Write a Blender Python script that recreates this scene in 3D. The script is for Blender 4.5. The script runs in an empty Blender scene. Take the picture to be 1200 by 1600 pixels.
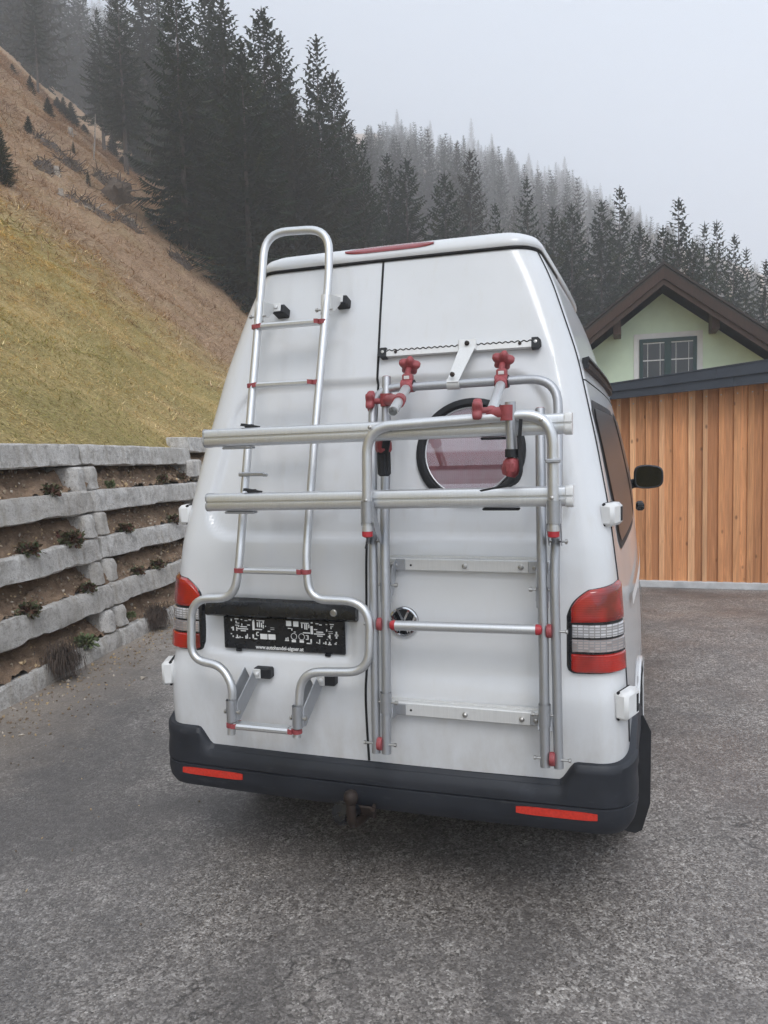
import bpy, math, random
import numpy as np
from mathutils import Vector, Matrix

random.seed(7)
rng = np.random.default_rng(7)
scene = bpy.context.scene
COL = scene.collection

# ------------------------------------------------------------------ camera
CAM = np.array([0.893, -2.491, 1.669])
YAW, PITCH, ROLL, FPX = math.radians(-18.016), math.radians(-4.609), math.radians(-1.562), 1200.0
_f = np.array([math.sin(YAW) * math.cos(PITCH), math.cos(YAW) * math.cos(PITCH), math.sin(PITCH)])
_r = np.array([math.cos(YAW), -math.sin(YAW), 0.0])
_u = np.cross(_r, _f)
CR = math.cos(ROLL) * _r + math.sin(ROLL) * _u
CU = -math.sin(ROLL) * _r + math.cos(ROLL) * _u
CF = _f
cd = bpy.data.cameras.new('camera')
cam = bpy.data.objects.new('camera', cd)
COL.objects.link(cam)
cd.sensor_fit = 'VERTICAL'
cd.sensor_height = 36.0
cd.lens = 36.0 * FPX / 1600.0
cd.clip_start = 0.05
cd.clip_end = 2000
cam.matrix_world = Matrix(((CR[0], CU[0], -CF[0], CAM[0]), (CR[1], CU[1], -CF[1], CAM[1]),
                           (CR[2], CU[2], -CF[2], CAM[2]), (0, 0, 0, 1)))
scene.camera = cam

# ------------------------------------------------------------------ world, sun, exposure
SUN_EL, SUN_AZ = math.radians(50), math.radians(155)      # azimuth clockwise from +Y
w = bpy.data.worlds.new('World')
scene.world = w
w.use_nodes = True
nt = w.node_tree
for n_ in list(nt.nodes):
    nt.nodes.remove(n_)
sky = nt.nodes.new('ShaderNodeTexSky')
sky.sky_type = 'NISHITA'
sky.sun_disc = False
sky.sun_elevation = SUN_EL
sky.sun_rotation = SUN_AZ
sky.dust_density = 4.0
sky.air_density = 1.0
mixn = nt.nodes.new('ShaderNodeMix')
mixn.data_type = 'RGBA'
mixn.inputs[0].default_value = 0.86                         # closed cloud cover in front of the blue
nt.links.new(sky.outputs[0], mixn.inputs[6])
mixn.inputs[7].default_value = (7.3, 8.25, 9.6, 1)
bgn = nt.nodes.new('ShaderNodeBackground')
bgn.inputs[1].default_value = 0.112
won = nt.nodes.new('ShaderNodeOutputWorld')
nt.links.new(mixn.outputs[2], bgn.inputs[0])
nt.links.new(bgn.outputs[0], won.inputs[0])

sd = bpy.data.lights.new('sun', 'SUN')
sd.energy = 1.4
sd.angle = math.radians(25)
sd.color = (1.0, 0.98, 0.965)
sun = bpy.data.objects.new('sun', sd)
COL.objects.link(sun)
sdir = Vector((math.sin(SUN_AZ) * math.cos(SUN_EL), math.cos(SUN_AZ) * math.cos(SUN_EL), math.sin(SUN_EL)))
sun.rotation_euler = sdir.to_track_quat('Z', 'Y').to_euler()
scene.view_settings.view_transform = 'Standard'
scene.view_settings.look = 'None'
scene.view_settings.gamma = 1.0
scene.view_settings.use_curve_mapping = False
scene.view_settings.exposure = 0.38
HAZE_DENSITY = 0.0028
try:
    scene.cycles.volume_bounces = 3
    scene.cycles.use_denoising = True
    scene.cycles.denoising_input_passes = 'RGB_ALBEDO_NORMAL'
    scene.cycles.denoising_prefilter = 'NONE'
    scene.cycles.denoising_quality = 'HIGH'
    scene.cycles.max_bounces = 8
except Exception:
    pass

# ------------------------------------------------------------------ helpers
def ray(px, py):
    return CF + CR * (px - 600) / FPX - CU * (py - 800) / FPX
def at_y(px, py, y):
    d = ray(px, py)
    return CAM + d * ((y - CAM[1]) / d[1])
def at_d(px, py, t):
    return CAM + ray(px, py) * t

def link(o):
    COL.objects.link(o)
    return o
def tag(o, label=None, cat=None, group=None, kind=None):
    if label: o['label'] = label
    if cat: o['category'] = cat
    if group: o['group'] = group
    if kind: o['kind'] = kind
    return o
def empty(name, loc, label=None, cat=None, group=None):
    o = bpy.data.objects.new(name, None)
    o.location = loc
    o.empty_display_size = 0.1
    link(o)
    return tag(o, label, cat, group)
def world_loc(o):
    v = np.zeros(3)
    while o is not None:
        v = v + np.array(o.location)
        o = o.parent
    return v

class MB:
    def __init__(self):
        self.v = []; self.f = []
    def add(self, verts, faces):
        b = len(self.v)
        self.v.extend([tuple(map(float, p)) for p in verts])
        self.f.extend([tuple(int(i) + b for i in f) for f in faces])
        return self
    def box(self, c, s, R=None, bev=0.0):
        c = np.array(c, float); h = np.array(s, float) / 2
        if bev <= 0:
            P = [(x, y, z) for x in (-1, 1) for y in (-1, 1) for z in (-1, 1)]
            V = np.array(P) * h
            F = [(0, 1, 3, 2), (4, 6, 7, 5), (0, 4, 5, 1), (2, 3, 7, 6), (0, 2, 6, 4), (1, 5, 7, 3)]
        else:
            V = []; F = []
            b = min(bev, h.min() * .98)
            idx = {}
            for x in (-1, 1):
                for y in (-1, 1):
                    for z in (-1, 1):
                        for a in range(3):
                            p = np.array([x, y, z]) * h
                            sgn = np.array([x, y, z])
                            for k in range(3):
                                if k != a: p[k] -= sgn[k] * b
                            idx[(x, y, z, a)] = len(V); V.append(p)
            V = np.array(V)
            def face(ids):
                pts = V[ids]; n = np.cross(pts[1] - pts[0], pts[2] - pts[0])
                if n @ pts.mean(0) < 0: ids = ids[::-1]
                F.append(tuple(ids))
            for a in range(3):
                o1, o2 = [k for k in range(3) if k != a]
                for s_ in (-1, 1):
                    ids = []
                    for (p, q) in ((-1, -1), (1, -1), (1, 1), (-1, 1)):
                        t = [0, 0, 0]; t[a] = s_; t[o1] = p; t[o2] = q
                        ids.append(idx[(*t, a)])
                    face(ids)
            for a in range(3):
                o1, o2 = [k for k in range(3) if k != a]
                for p in (-1, 1):
                    for q in (-1, 1):
                        ids = []
                        for (s_, m) in ((-1, o1), (-1, o2), (1, o2), (1, o1)):
                            t = [0, 0, 0]; t[a] = s_; t[o1] = p; t[o2] = q
                            ids.append(idx[(*t, m)])
                        face(ids)
            for x in (-1, 1):
                for y in (-1, 1):
                    for z in (-1, 1):
                        face([idx[(x, y, z, a)] for a in range(3)])
        if R is not None: V = V @ np.array(R).T
        return self.add(V + c, F)
    def tube(self, pts, r, n=12, cap=True, closed=False, flat=1.0):
        pts = np.array(pts, float)
        m = len(pts)
        rr = np.full(m, r) if np.isscalar(r) else np.array(r, float)
        tang = np.zeros_like(pts)
        for i in range(m):
            if closed: tang[i] = pts[(i + 1) % m] - pts[i - 1]
            else: tang[i] = pts[min(i + 1, m - 1)] - pts[max(i - 1, 0)]
        tang /= np.linalg.norm(tang, axis=1)[:, None] + 1e-12
        ref = np.array([0, 0, 1.0]) if abs(tang[0][2]) < .9 else np.array([1.0, 0, 0])
        u = np.cross(tang[0], ref); u /= np.linalg.norm(u)
        V = []
        for i in range(m):
            u = u - tang[i] * (u @ tang[i]); u /= np.linalg.norm(u) + 1e-12
            v_ = np.cross(tang[i], u)
            for k in range(n):
                a = 2 * math.pi * k / n
                V.append(pts[i] + rr[i] * (math.cos(a) * u + flat * math.sin(a) * v_))
        F = []
        for i in range(m if closed else m - 1):
            j = (i + 1) % m
            for k in range(n):
                k2 = (k + 1) % n
                F.append((i * n + k, i * n + k2, j * n + k2, j * n + k))
        if cap and not closed:
            F.append(tuple(range(n))[::-1]); F.append(tuple((m - 1) * n + k for k in range(n)))
        return self.add(V, F)
    def prism(self, poly, vec):
        """poly: 3-D outline, vec: extrusion"""
        poly = np.array(poly, float); vec = np.array(vec, float); n = len(poly)
        V = np.vstack([poly, poly + vec])
        F = [tuple(range(n))[::-1], tuple(range(n, 2 * n))]
        for i in range(n):
            j = (i + 1) % n
            F.append((i, j, n + j, n + i))
        return self.add(V, F)
    def grid(self, P, flip=False):
        P = np.array(P, float); a, b = P.shape[:2]
        F = []
        for i in range(a - 1):
            for j in range(b - 1):
                q = (i * b + j, i * b + j + 1, (i + 1) * b + j + 1, (i + 1) * b + j)
                F.append(q[::-1] if flip else q)
        return self.add(P.reshape(-1, 3), F)
    def lathe(self, prof, c, axis=(0, 0, 1), n=24, lobes=None):
        """prof: list of (r, h) along the axis"""
        ax = np.array(axis, float); ax /= np.linalg.norm(ax)
        ref = np.array([0, 0, 1.0]) if abs(ax[2]) < .9 else np.array([1.0, 0, 0])
        u = np.cross(ax, ref); u /= np.linalg.norm(u); v_ = np.cross(ax, u)
        c = np.array(c, float); V = []; F = []
        for (r, h) in prof:
            for k in range(n):
                a = 2 * math.pi * k / n
                s = 1.0 if lobes is None else 1 + lobes[1] * math.cos(lobes[0] * a)
                V.append(c + ax * h + r * s * (math.cos(a) * u + math.sin(a) * v_))
        for i in range(len(prof) - 1):
            for k in range(n):
                k2 = (k + 1) % n
                F.append((i * n + k, i * n + k2, (i + 1) * n + k2, (i + 1) * n + k))
        if prof[0][0] > 1e-4: F.append(tuple(range(n))[::-1])
        if prof[-1][0] > 1e-4: F.append(tuple((len(prof) - 1) * n + k for k in range(n)))
        return self.add(V, F)
    def build(self, name, mat, parent=None, smooth=True, angle=35, origin=None):
        me = bpy.data.meshes.new(name)
        V = np.array(self.v, float)
        if parent is not None:
            org = world_loc(parent)
        elif origin is not None:
            org = np.array(origin, float)
        else:
            org = np.array([(V[:, 0].min() + V[:, 0].max()) / 2, (V[:, 1].min() + V[:, 1].max()) / 2, V[:, 2].min()])
        me.from_pydata((V - org).tolist(), [], self.f)
        me.materials.append(mat)
        if smooth:
            me.shade_smooth()
            try: me.set_sharp_from_angle(angle=math.radians(angle))
            except Exception: pass
        me.update()
        o = bpy.data.objects.new(name, me)
        link(o)
        if parent is not None: o.parent = parent
        else: o.location = org
        return o

def fillet(pts, r, k=7):
    """polyline with rounded corners"""
    pts = [np.array(p, float) for p in pts]
    rr = [r] * len(pts) if np.isscalar(r) else r
    out = [pts[0]]
    for i in range(1, len(pts) - 1):
        a, b, c = pts[i - 1], pts[i], pts[i + 1]
        la, lc = np.linalg.norm(a - b), np.linalg.norm(c - b)
        d = min(rr[i], la * .49, lc * .49)
        p0 = b + (a - b) / la * d; p1 = b + (c - b) / lc * d
        for t in np.linspace(0, 1, k):
            out.append((1 - t) ** 2 * p0 + 2 * t * (1 - t) * b + t * t * p1)
    out.append(pts[-1])
    return np.array(out)
def sstep(x, a, b):
    t = np.clip((np.asarray(x, float) - a) / (b - a), 0, 1)
    return t * t * (3 - 2 * t)

# value noise for real geometry
_perm = rng.random((64, 64))
def vnoise(x, y):
    x = np.asarray(x, float); y = np.asarray(y, float)
    xi = np.floor(x).astype(int); yi = np.floor(y).astype(int)
    fx = x - xi; fy = y - yi
    fx = fx * fx * (3 - 2 * fx); fy = fy * fy * (3 - 2 * fy)
    g = lambda a, b: _perm[a % 64, b % 64]
    return (g(xi, yi) * (1 - fx) + g(xi + 1, yi) * fx) * (1 - fy) + (g(xi, yi + 1) * (1 - fx) + g(xi + 1, yi + 1) * fx) * fy - .5
def fbm(x, y, o=3):
    s = 0; a = 1
    for i in range(o):
        s = s + a * vnoise(x * 2 ** i + 17 * i, y * 2 ** i + 5 * i); a *= .5
    return s

# ------------------------------------------------------------------ materials
class NT:
    def __init__(self, name):
        self.m = bpy.data.materials.new(name); self.m.use_nodes = True
        self.t = self.m.node_tree
        self.b = self.t.nodes['Principled BSDF']; self.out = self.t.nodes['Material Output']
    def n(self, typ, **kw):
        nd = self.t.nodes.new(typ)
        for k, v in kw.items(): setattr(nd, k, v)
        return nd
    def l(self, a, b): self.t.links.new(a, b)
    def coord(self, scale=(1, 1, 1), kind='Object', rot=(0, 0, 0)):
        tc = self.n('ShaderNodeTexCoord'); mp = self.n('ShaderNodeMapping')
        mp.inputs['Scale'].default_value = scale; mp.inputs['Rotation'].default_value = rot
        self.l(tc.outputs[kind], mp.inputs['Vector'])
        return mp.outputs['Vector']
    def noise(self, vec, scale, detail=4, rough=.55, dist=0):
        nd = self.n('ShaderNodeTexNoise')
        nd.inputs['Scale'].default_value = scale; nd.inputs['Detail'].default_value = detail
        nd.inputs['Roughness'].default_value = rough; nd.inputs['Distortion'].default_value = dist
        if vec is not None: self.l(vec, nd.inputs['Vector'])
        return nd.outputs['Fac']
    def voro(self, vec, scale, out='Color', feature='F1'):
        nd = self.n('ShaderNodeTexVoronoi', feature=feature)
        nd.inputs['Scale'].default_value = scale
        if vec is not None: self.l(vec, nd.inputs['Vector'])
        return nd.outputs[out]
    def ramp(self, fac, stops, interp='LINEAR'):
        nd = self.n('ShaderNodeValToRGB'); cr = nd.color_ramp; cr.interpolation = interp
        while len(cr.elements) < len(stops): cr.elements.new(.5)
        for e, (p, c) in zip(cr.elements, stops):
            e.position = p; e.color = (*c, 1) if len(c) == 3 else c
        self.l(fac, nd.inputs['Fac'])
        return nd.outputs['Color']
    def mix(self, fac, a, b, mode='MIX'):
        nd = self.n('ShaderNodeMix', data_type='RGBA', blend_type=mode)
        for i, s in ((0, fac), (6, a), (7, b)):
            if isinstance(s, (int, float)): nd.inputs[i].default_value = s
            elif isinstance(s, tuple): nd.inputs[i].default_value = (*s, 1)
            else: self.l(s, nd.inputs[i])
        return nd.outputs[2]
    def math(self, op, a, b=0.0):
        nd = self.n('ShaderNodeMath', operation=op)
        for i, s in ((0, a), (1, b)):
            if isinstance(s, (int, float)): nd.inputs[i].default_value = s
            else: self.l(s, nd.inputs[i])
        return nd.outputs[0]
    def bump(self, h, strength=.3, dist=.01):
        nd = self.n('ShaderNodeBump'); nd.inputs['Strength'].default_value = strength
        nd.inputs['Distance'].default_value = dist
        self.l(h, nd.inputs['Height']); self.l(nd.outputs['Normal'], self.b.inputs['Normal'])
    def set(self, **kw):
        for k, v in kw.items():
            k = {'color': 'Base Color', 'rough': 'Roughness', 'metal': 'Metallic', 'coat': 'Coat Weight',
                 'spec': 'Specular IOR Level', 'trans': 'Transmission Weight', 'alpha': 'Alpha'}[k]
            if isinstance(v, tuple): self.b.inputs[k].default_value = (*v, 1)
            elif isinstance(v, (int, float)): self.b.inputs[k].default_value = v
            else: self.l(v, self.b.inputs[k])
        return self

def simple(name, color, rough=.5, metal=0.0, var=.12, scale=30, bump=0.0, coat=0.0):
    t = NT(name)
    v = t.coord()
    nz = t.noise(v, scale, 5)
    dark = tuple(c * (1 - var) for c in color); lite = tuple(min(1, c * (1 + var)) for c in color)
    t.set(color=t.ramp(nz, [(.3, dark), (.7, lite)]), metal=metal, coat=coat)
    t.set(rough=t.ramp(nz, [(.2, (rough * .85,) * 3), (.8, (min(1, rough * 1.15),) * 3)]))
    if bump: t.bump(nz, bump, .004)
    return t.m

M = {}
def paint():
    t = NT('white_paint')
    v = t.coord()
    big = t.noise(v, 2.5, 5, .6)
    streak = t.noise(t.coord((14, 14, 1.2)), 2.0, 5, .6)
    c = t.mix(t.ramp(big, [(.35, (0, 0, 0)), (.75, (1, 1, 1))]), (.69, .70, .715), (.64, .65, .66))
    c = t.mix(t.ramp(streak, [(.56, (0, 0, 0)), (.8, (.35, .35, .35))]), c, (.60, .585, .55))
    tc0 = t.n('ShaderNodeTexCoord'); sz0 = t.n('ShaderNodeSeparateXYZ'); t.l(tc0.outputs['Object'], sz0.inputs[0])
    low = t.ramp(sz0.outputs['Z'], [(.52, (.55, .55, .55)), (.80, (.12, .12, .12)), (1.0, (0, 0, 0))])
    film = t.math('MULTIPLY', low, t.ramp(t.noise(t.coord((5, 5, 2.2)), 3.0, 6, .68), [(.35, (0, 0, 0)), (.68, (1, 1, 1))]))
    c = t.mix(film, c, (.46, .435, .40))
    t.set(color=c, coat=.7)
    t.b.inputs['Coat Roughness'].default_value = .06
    t.set(rough=t.ramp(streak, [(.3, (.30,) * 3), (.8, (.46,) * 3)]))
    M['paint'] = t.m
paint()
M['paint2'] = simple('white_plastic', (.74, .74, .73), .38, var=.03)
def alu(name, base, rough, metal=.85):
    t = NT(name)
    nz = t.noise(t.coord((60, 60, 4)), 4, 4)
    sp = t.noise(t.coord(), 14, 6, .7)
    c = t.ramp(nz, [(.3, tuple(x * .92 for x in base)), (.7, base)])
    c = t.mix(t.ramp(sp, [(.58, (0, 0, 0)), (.75, (.4, .4, .4))]), c, tuple(x * .72 for x in base))
    t.set(color=c, metal=metal, rough=t.ramp(sp, [(.3, (rough,) * 3), (.75, (rough + .14,) * 3)]))
    M[name] = t.m
alu('alu', (.70, .71, .72), .34)
alu('alu_grey', (.47, .48, .50), .42)
alu('alu_white', (.72, .72, .71), .45, .35)
M['steel'] = simple('bolt_steel', (.45, .44, .42), .35, .9)
M['red_plastic'] = simple('red_plastic', (.30, .062, .068), .5, var=.22, scale=40, bump=.05)
M['red_bright'] = simple('red_cap', (.42, .03, .04), .4, var=.12)
M['black'] = simple('black_rubber', (.014, .015, .018), .6, var=.3, scale=20, bump=.05)
M['black_gloss'] = simple('black_gloss', (.010, .011, .014), .28, var=.2)
M['seam'] = simple('dark_gap', (.012, .012, .013), .8)
def bumper_mat():
    t = NT('bumper_plastic')
    v = t.coord()
    a = t.noise(v, 5, 6, .65); b = t.noise(t.coord((2, 2, 9)), 6, 6, .7)
    c = t.ramp(a, [(.3, (.010, .012, .017)), (.62, (.019, .022, .030)), (.8, (.05, .055, .066))])
    c = t.mix(t.ramp(b, [(.6, (0, 0, 0)), (.78, (.5, .5, .5))]), c, (.08, .083, .09))
    t.set(color=c, rough=t.ramp(a, [(.3, (.42,) * 3), (.7, (.6,) * 3)]))
    t.bump(t.noise(v, 420, 2), .12, .001)
    M['bumper'] = t.m
bumper_mat()
def lens(name, col, scale, axis):
    t = NT(name)
    wv = t.n('ShaderNodeTexWave', wave_type='BANDS', bands_direction=axis)
    wv.inputs['Scale'].default_value = scale
    t.l(t.coord(), wv.inputs['Vector'])
    nz = t.noise(t.coord(), 9, 2)
    c = t.ramp(nz, [(.38, tuple(x * .38 for x in col)), (.62, col)])
    c = t.mix(.12, c, wv.outputs['Color'], 'MULTIPLY')
    t.set(color=c, rough=.12, coat=1.0)
    t.bump(wv.outputs['Fac'], .10, .003)
    M[name] = t.m
lens('lens_red', (.46, .014, .006), 42, 'Z')
def clear(name, hi, lo):
    t = NT(name)
    br = t.n('ShaderNodeTexBrick')
    tc = t.n('ShaderNodeTexCoord'); sx = t.n('ShaderNodeSeparateXYZ'); cx = t.n('ShaderNodeCombineXYZ')
    t.l(tc.outputs['Object'], sx.inputs[0]); t.l(sx.outputs['X'], cx.inputs['X']); t.l(sx.outputs['Z'], cx.inputs['Y'])
    t.l(cx.outputs[0], br.inputs['Vector'])
    br.offset = 0.0
    br.inputs['Scale'].default_value = 50
    br.inputs['Brick Width'].default_value = .9; br.inputs['Row Height'].default_value = .45
    br.inputs['Mortar Size'].default_value = .09
    br.inputs['Color1'].default_value = (*hi, 1); br.inputs['Color2'].default_value = (*lo, 1)
    br.inputs['Mortar'].default_value = (.34, .33, .33, 1)
    t.set(color=br.outputs['Color'], rough=.15, coat=1.0, metal=.35)
    t.bump(br.outputs['Fac'], .3, .003)
    M[name] = t.m
clear('lens_clear', (.78, .78, .80), (.5, .49, .5))
clear('lens_smoke', (.55, .47, .45), (.36, .30, .28))
M['reflector'] = simple('red_reflector', (.55, .03, .015), .2, var=.15, scale=120, coat=.6)
M['brake'] = simple('brake_lens', (.27, .045, .05), .25, coat=.5)
M['chrome'] = simple('chrome', (.75, .76, .77), .10, 1.0, var=.05)
def glass_side():
    t = NT('side_glass')
    t.set(color=(.075, .078, .082), rough=.28, spec=.25)
    M['glass_side'] = t.m
glass_side()
M['mirror'] = simple('mirror_glass', (.035, .038, .042), .03, 1.0, var=.03)
M['tow'] = simple('rusty_iron', (.032, .022, .018), .6, .4, var=.5, scale=25, bump=.2)
def glass_dark():
    t = NT('tinted_window')
    t.set(color=(.016, .018, .020), rough=.10, spec=.5, coat=.25)
    t.b.inputs['Coat Roughness'].default_value = .02
    M['glass_dark'] = t.m
glass_dark()
def clear_pane():
    t = NT('clear_pane')
    tr = t.n('ShaderNodeBsdfTransparent'); gl = t.n('ShaderNodeBsdfGlossy'); mx = t.n('ShaderNodeMixShader')
    tr.inputs[0].default_value = (.93, .90, .91, 1); gl.inputs['Roughness'].default_value = .03
    mx.inputs[0].default_value = .17; t.l(tr.outputs[0], mx.inputs[1]); t.l(gl.outputs[0], mx.inputs[2])
    t.l(mx.outputs[0], t.out.inputs[0])
    M['pane'] = t.m
clear_pane()
def curtain():
    t = NT('plaid_curtain')
    tc = t.n('ShaderNodeTexCoord'); sx = t.n('ShaderNodeSeparateXYZ')
    t.l(tc.outputs['Object'], sx.inputs[0])
    z = sx.outputs['Z']
    zz = t.math('MULTIPLY', t.math('SUBTRACT', z, 1.30), 1.0)
    c = t.ramp(zz, [(0, (.22, .05, .065)), (.10, (.40, .295, .335)), (.232, (.40, .295, .335)), (.24, (.44, .34, .375)), (.288, (.44, .34, .375)), (.295, (.17, .045, .06)),
                    (.352, (.25, .055, .07)), (.362, (.48, .38, .415)), (.42, (.48, .38, .415)), (.44, (.45, .32, .36)), (.56, (.25, .05, .07))])
    xw = t.n('ShaderNodeTexWave', bands_direction='X'); xw.inputs['Scale'].default_value = 45
    t.l(t.coord(), xw.inputs['Vector'])
    zw = t.n('ShaderNodeTexWave', bands_direction='Z'); zw.inputs['Scale'].default_value = 70
    t.l(t.coord(), zw.inputs['Vector'])
    c = t.mix(.10, c, xw.outputs['Color'], 'MULTIPLY')
    c = t.mix(.15, c, zw.outputs['Color'], 'MULTIPLY')
    c = t.mix(t.ramp(t.noise(t.coord((18, 18, 1)), 1.5, 2), [(.45, (0, 0, 0)), (.7, (.25, .25, .25))]), c, (.36, .12, .14))  # shading of the hanging folds painted into the cloth colour
    t.set(color=c, rough=.9)
    M['curtain'] = t.m
curtain()
def asphalt():
    t = NT('asphalt')
    v = t.coord()
    cell = t.voro(v, 140, 'Color'); dist = t.voro(v, 140, 'Distance')
    fine = t.noise(v, 420, 3, .7)
    mid = t.noise(v, 26, 5, .65)
    big = t.noise(v, .9, 5, .6); big2 = t.noise(v, 2.6, 6, .65)
    bw = t.n('ShaderNodeRGBToBW'); t.l(cell, bw.inputs[0])
    cell2 = t.voro(v, 60, 'Color'); bw2 = t.n('ShaderNodeRGBToBW'); t.l(cell2, bw2.inputs[0])
    c = t.ramp(t.math('ADD', t.math('MULTIPLY', bw.outputs[0], .72), t.math('MULTIPLY', bw2.outputs[0], .30)), [(.20, (.068, .059, .052)), (.38, (.185, .165, .148)), (.55, (.32, .29, .264)), (.74, (.50, .462, .425)), (.90, (.74, .70, .65))])
    c = t.mix(t.ramp(fine, [(.35, (.5, .5, .5)), (.58, (0, 0, 0))]), c, (.12, .108, .10))
    c = t.mix(t.ramp(mid, [(.36, (.6, .6, .6)), (.54, (0, 0, 0))]), c, (.14, .125, .115))
    c = t.mix(t.ramp(big2, [(.42, (0, 0, 0)), (.62, (.5, .5, .5))]), c, (.12, .11, .105))
    c = t.mix(t.ramp(t.noise(v, .42, 5, .6, .8), [(.46, (0, 0, 0)), (.60, (.68, .68, .68))]), c, (.085, .078, .074))
    # tan dust washed down along the foot of the wall
    tc = t.n('ShaderNodeTexCoord'); sx = t.n('ShaderNodeSeparateXYZ'); t.l(tc.outputs['Object'], sx.inputs[0])
    dd = t.math('ADD', t.math('ADD', sx.outputs['X'], t.math('MULTIPLY', sx.outputs['Y'], .17)), t.math('MULTIPLY', big2, 1.1))
    c = t.mix(t.ramp(t.math('DIVIDE', t.math('ADD', dd, 3.2), 2.0), [(.15, (.8, .8, .8)), (.9, (0, 0, 0))]), c, (.36, .295, .235))
    ed = t.n('ShaderNodeTexVoronoi', feature='DISTANCE_TO_EDGE'); ed.inputs['Scale'].default_value = .55
    wv_ = t.n('ShaderNodeVectorMath', operation='ADD'); nzv = t.n('ShaderNodeTexNoise'); nzv.inputs['Scale'].default_value = 3.0; nzv.inputs['Detail'].default_value = 6
    t.l(v, nzv.inputs['Vector']); t.l(v, wv_.inputs[0]); t.l(nzv.outputs['Color'], wv_.inputs[1]); t.l(wv_.outputs[0], ed.inputs['Vector'])
    crk = t.math('MULTIPLY', t.ramp(ed.outputs['Distance'], [(.0, (1, 1, 1)), (.006, (0, 0, 0))]), t.ramp(t.noise(v, .8, 2), [(.52, (0, 0, 0)), (.6, (.75, .75, .75))]))
    c = t.mix(crk, c, (.04, .036, .034))
    t.set(color=c, rough=t.ramp(big, [(.38, (.36,) * 3), (.62, (.66,) * 3)]))
    h = t.math('ADD', t.math('MULTIPLY', dist, -1.4), t.math('MULTIPLY', fine, .6))
    t.bump(h, .30, .005)
    M['asphalt'] = t.m
asphalt()
def concrete():
    t = NT('concrete')
    v = t.coord()
    a = t.noise(v, 5, 6, .65); b = t.noise(v, 45, 5, .7); s = t.noise(t.coord((5, 5, .7)), 3, 5, .6)
    oi = t.n('ShaderNodeObjectInfo')
    c = t.ramp(a, [(.3, (.42, .40, .375)), (.5, (.60, .58, .555)), (.7, (.72, .70, .675))])
    c = t.mix(t.ramp(b, [(.52, (0, 0, 0)), (.72, (.8, .8, .8))]), c, (.24, .22, .205))
    c = t.mix(t.ramp(s, [(.5, (0, 0, 0)), (.72, (.6, .6, .6))]), c, (.30, .25, .185))
    bl = t.noise(v, 13, 6, .7)
    c = t.mix(t.ramp(bl, [(.50, (0, 0, 0)), (.66, (.75, .75, .75))]), c, (.27, .25, .23))
    pit = t.noise(v, 130, 3, .6)
    c = t.mix(t.ramp(pit, [(.60, (0, 0, 0)), (.68, (.85, .85, .85))]), c, (.12, .11, .10))
    c = t.mix(t.ramp(pit, [(.30, (.6, .6, .6)), (.38, (0, 0, 0))]), c, (.85, .84, .82))
    c = t.mix(t.math('MULTIPLY', oi.outputs['Random'], .4), c, (.36, .325, .28))
    t.set(color=c, rough=.92)
    t.bump(t.math('ADD', t.math('ADD', t.math('MULTIPLY', b, 1.0), a), t.math('MULTIPLY', bl, .8)), .8, .016)
    M['concrete'] = t.m
concrete()
def soil():
    t = NT('soil')
    v = t.coord()
    a = t.noise(v, 7, 6, .7); b = t.noise(v, 70, 4, .7)
    c = t.ramp(a, [(.3, (.16, .105, .07)), (.6, (.30, .205, .135)), (.75, (.40, .29, .20))])
    c = t.mix(t.ramp(b, [(.58, (0, 0, 0)), (.72, (.7, .7, .7))]), c, (.50, .40, .30))
    t.set(color=c, rough=1.0)
    t.bump(t.math('ADD', a, b), .9, .02)
    M['soil'] = t.m
soil()
def terrain_mat():
    t = NT('hillside_turf')
    # object coordinates: wall frame (s along the wall = Y, uphill = -X)
    tc = t.n('ShaderNodeTexCoord'); sx = t.n('ShaderNodeSeparateXYZ'); t.l(tc.outputs['Object'], sx.inputs[0])
    v = t.coord()
    st = t.coord((.35, 2.6, .35), rot=(0, 0, .35))
    a = t.noise(st, 1.2, 6, .65); b = t.noise(v, .55, 5, .6); f = t.noise(v, 34, 5, .75); g = t.noise(v, 5, 6, .7)
    grass = t.ramp(a, [(.28, (.46, .37, .15)), (.45, (.71, .54, .24)), (.62, (.86, .65, .32)), (.78, (.78, .51, .27))])
    grass = t.mix(t.ramp(b, [(.42, (.65, .65, .65)), (.6, (0, 0, 0))]), grass, (.42, .37, .15))
    grass = t.mix(t.ramp(f, [(.36, (.75, .75, .75)), (.56, (0, 0, 0))]), grass, (.30, .22, .11))
    brown = t.ramp(g, [(.3, (.33, .215, .135)), (.5, (.53, .355, .225)), (.72, (.66, .46, .30))])
    brown = t.mix(t.ramp(f, [(.36, (.7, .7, .7)), (.55, (0, 0, 0))]), brown, (.22, .15, .105))
    brown = t.mix(t.ramp(b, [(.5, (0, 0, 0)), (.7, (.5, .5, .5))]), brown, (.44, .34, .19))
    edge = t.math('ADD', sx.outputs['Y'], t.math('MULTIPLY', t.math('SUBTRACT', t.noise(v, .5, 4), .5), 5.0))
    fac = t.ramp(t.math('DIVIDE', t.math('SUBTRACT', edge, 8.6), 5.0), [(.0, (0, 0, 0)), (1.0, (1, 1, 1))])
    c = t.mix(fac, grass, brown)
    t.set(color=c, rough=1.0, spec=.1)
    t.bump(t.math('ADD', f, t.math('MULTIPLY', g, 2.0)), .9, .07)
    M['turf'] = t.m
terrain_mat()
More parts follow.
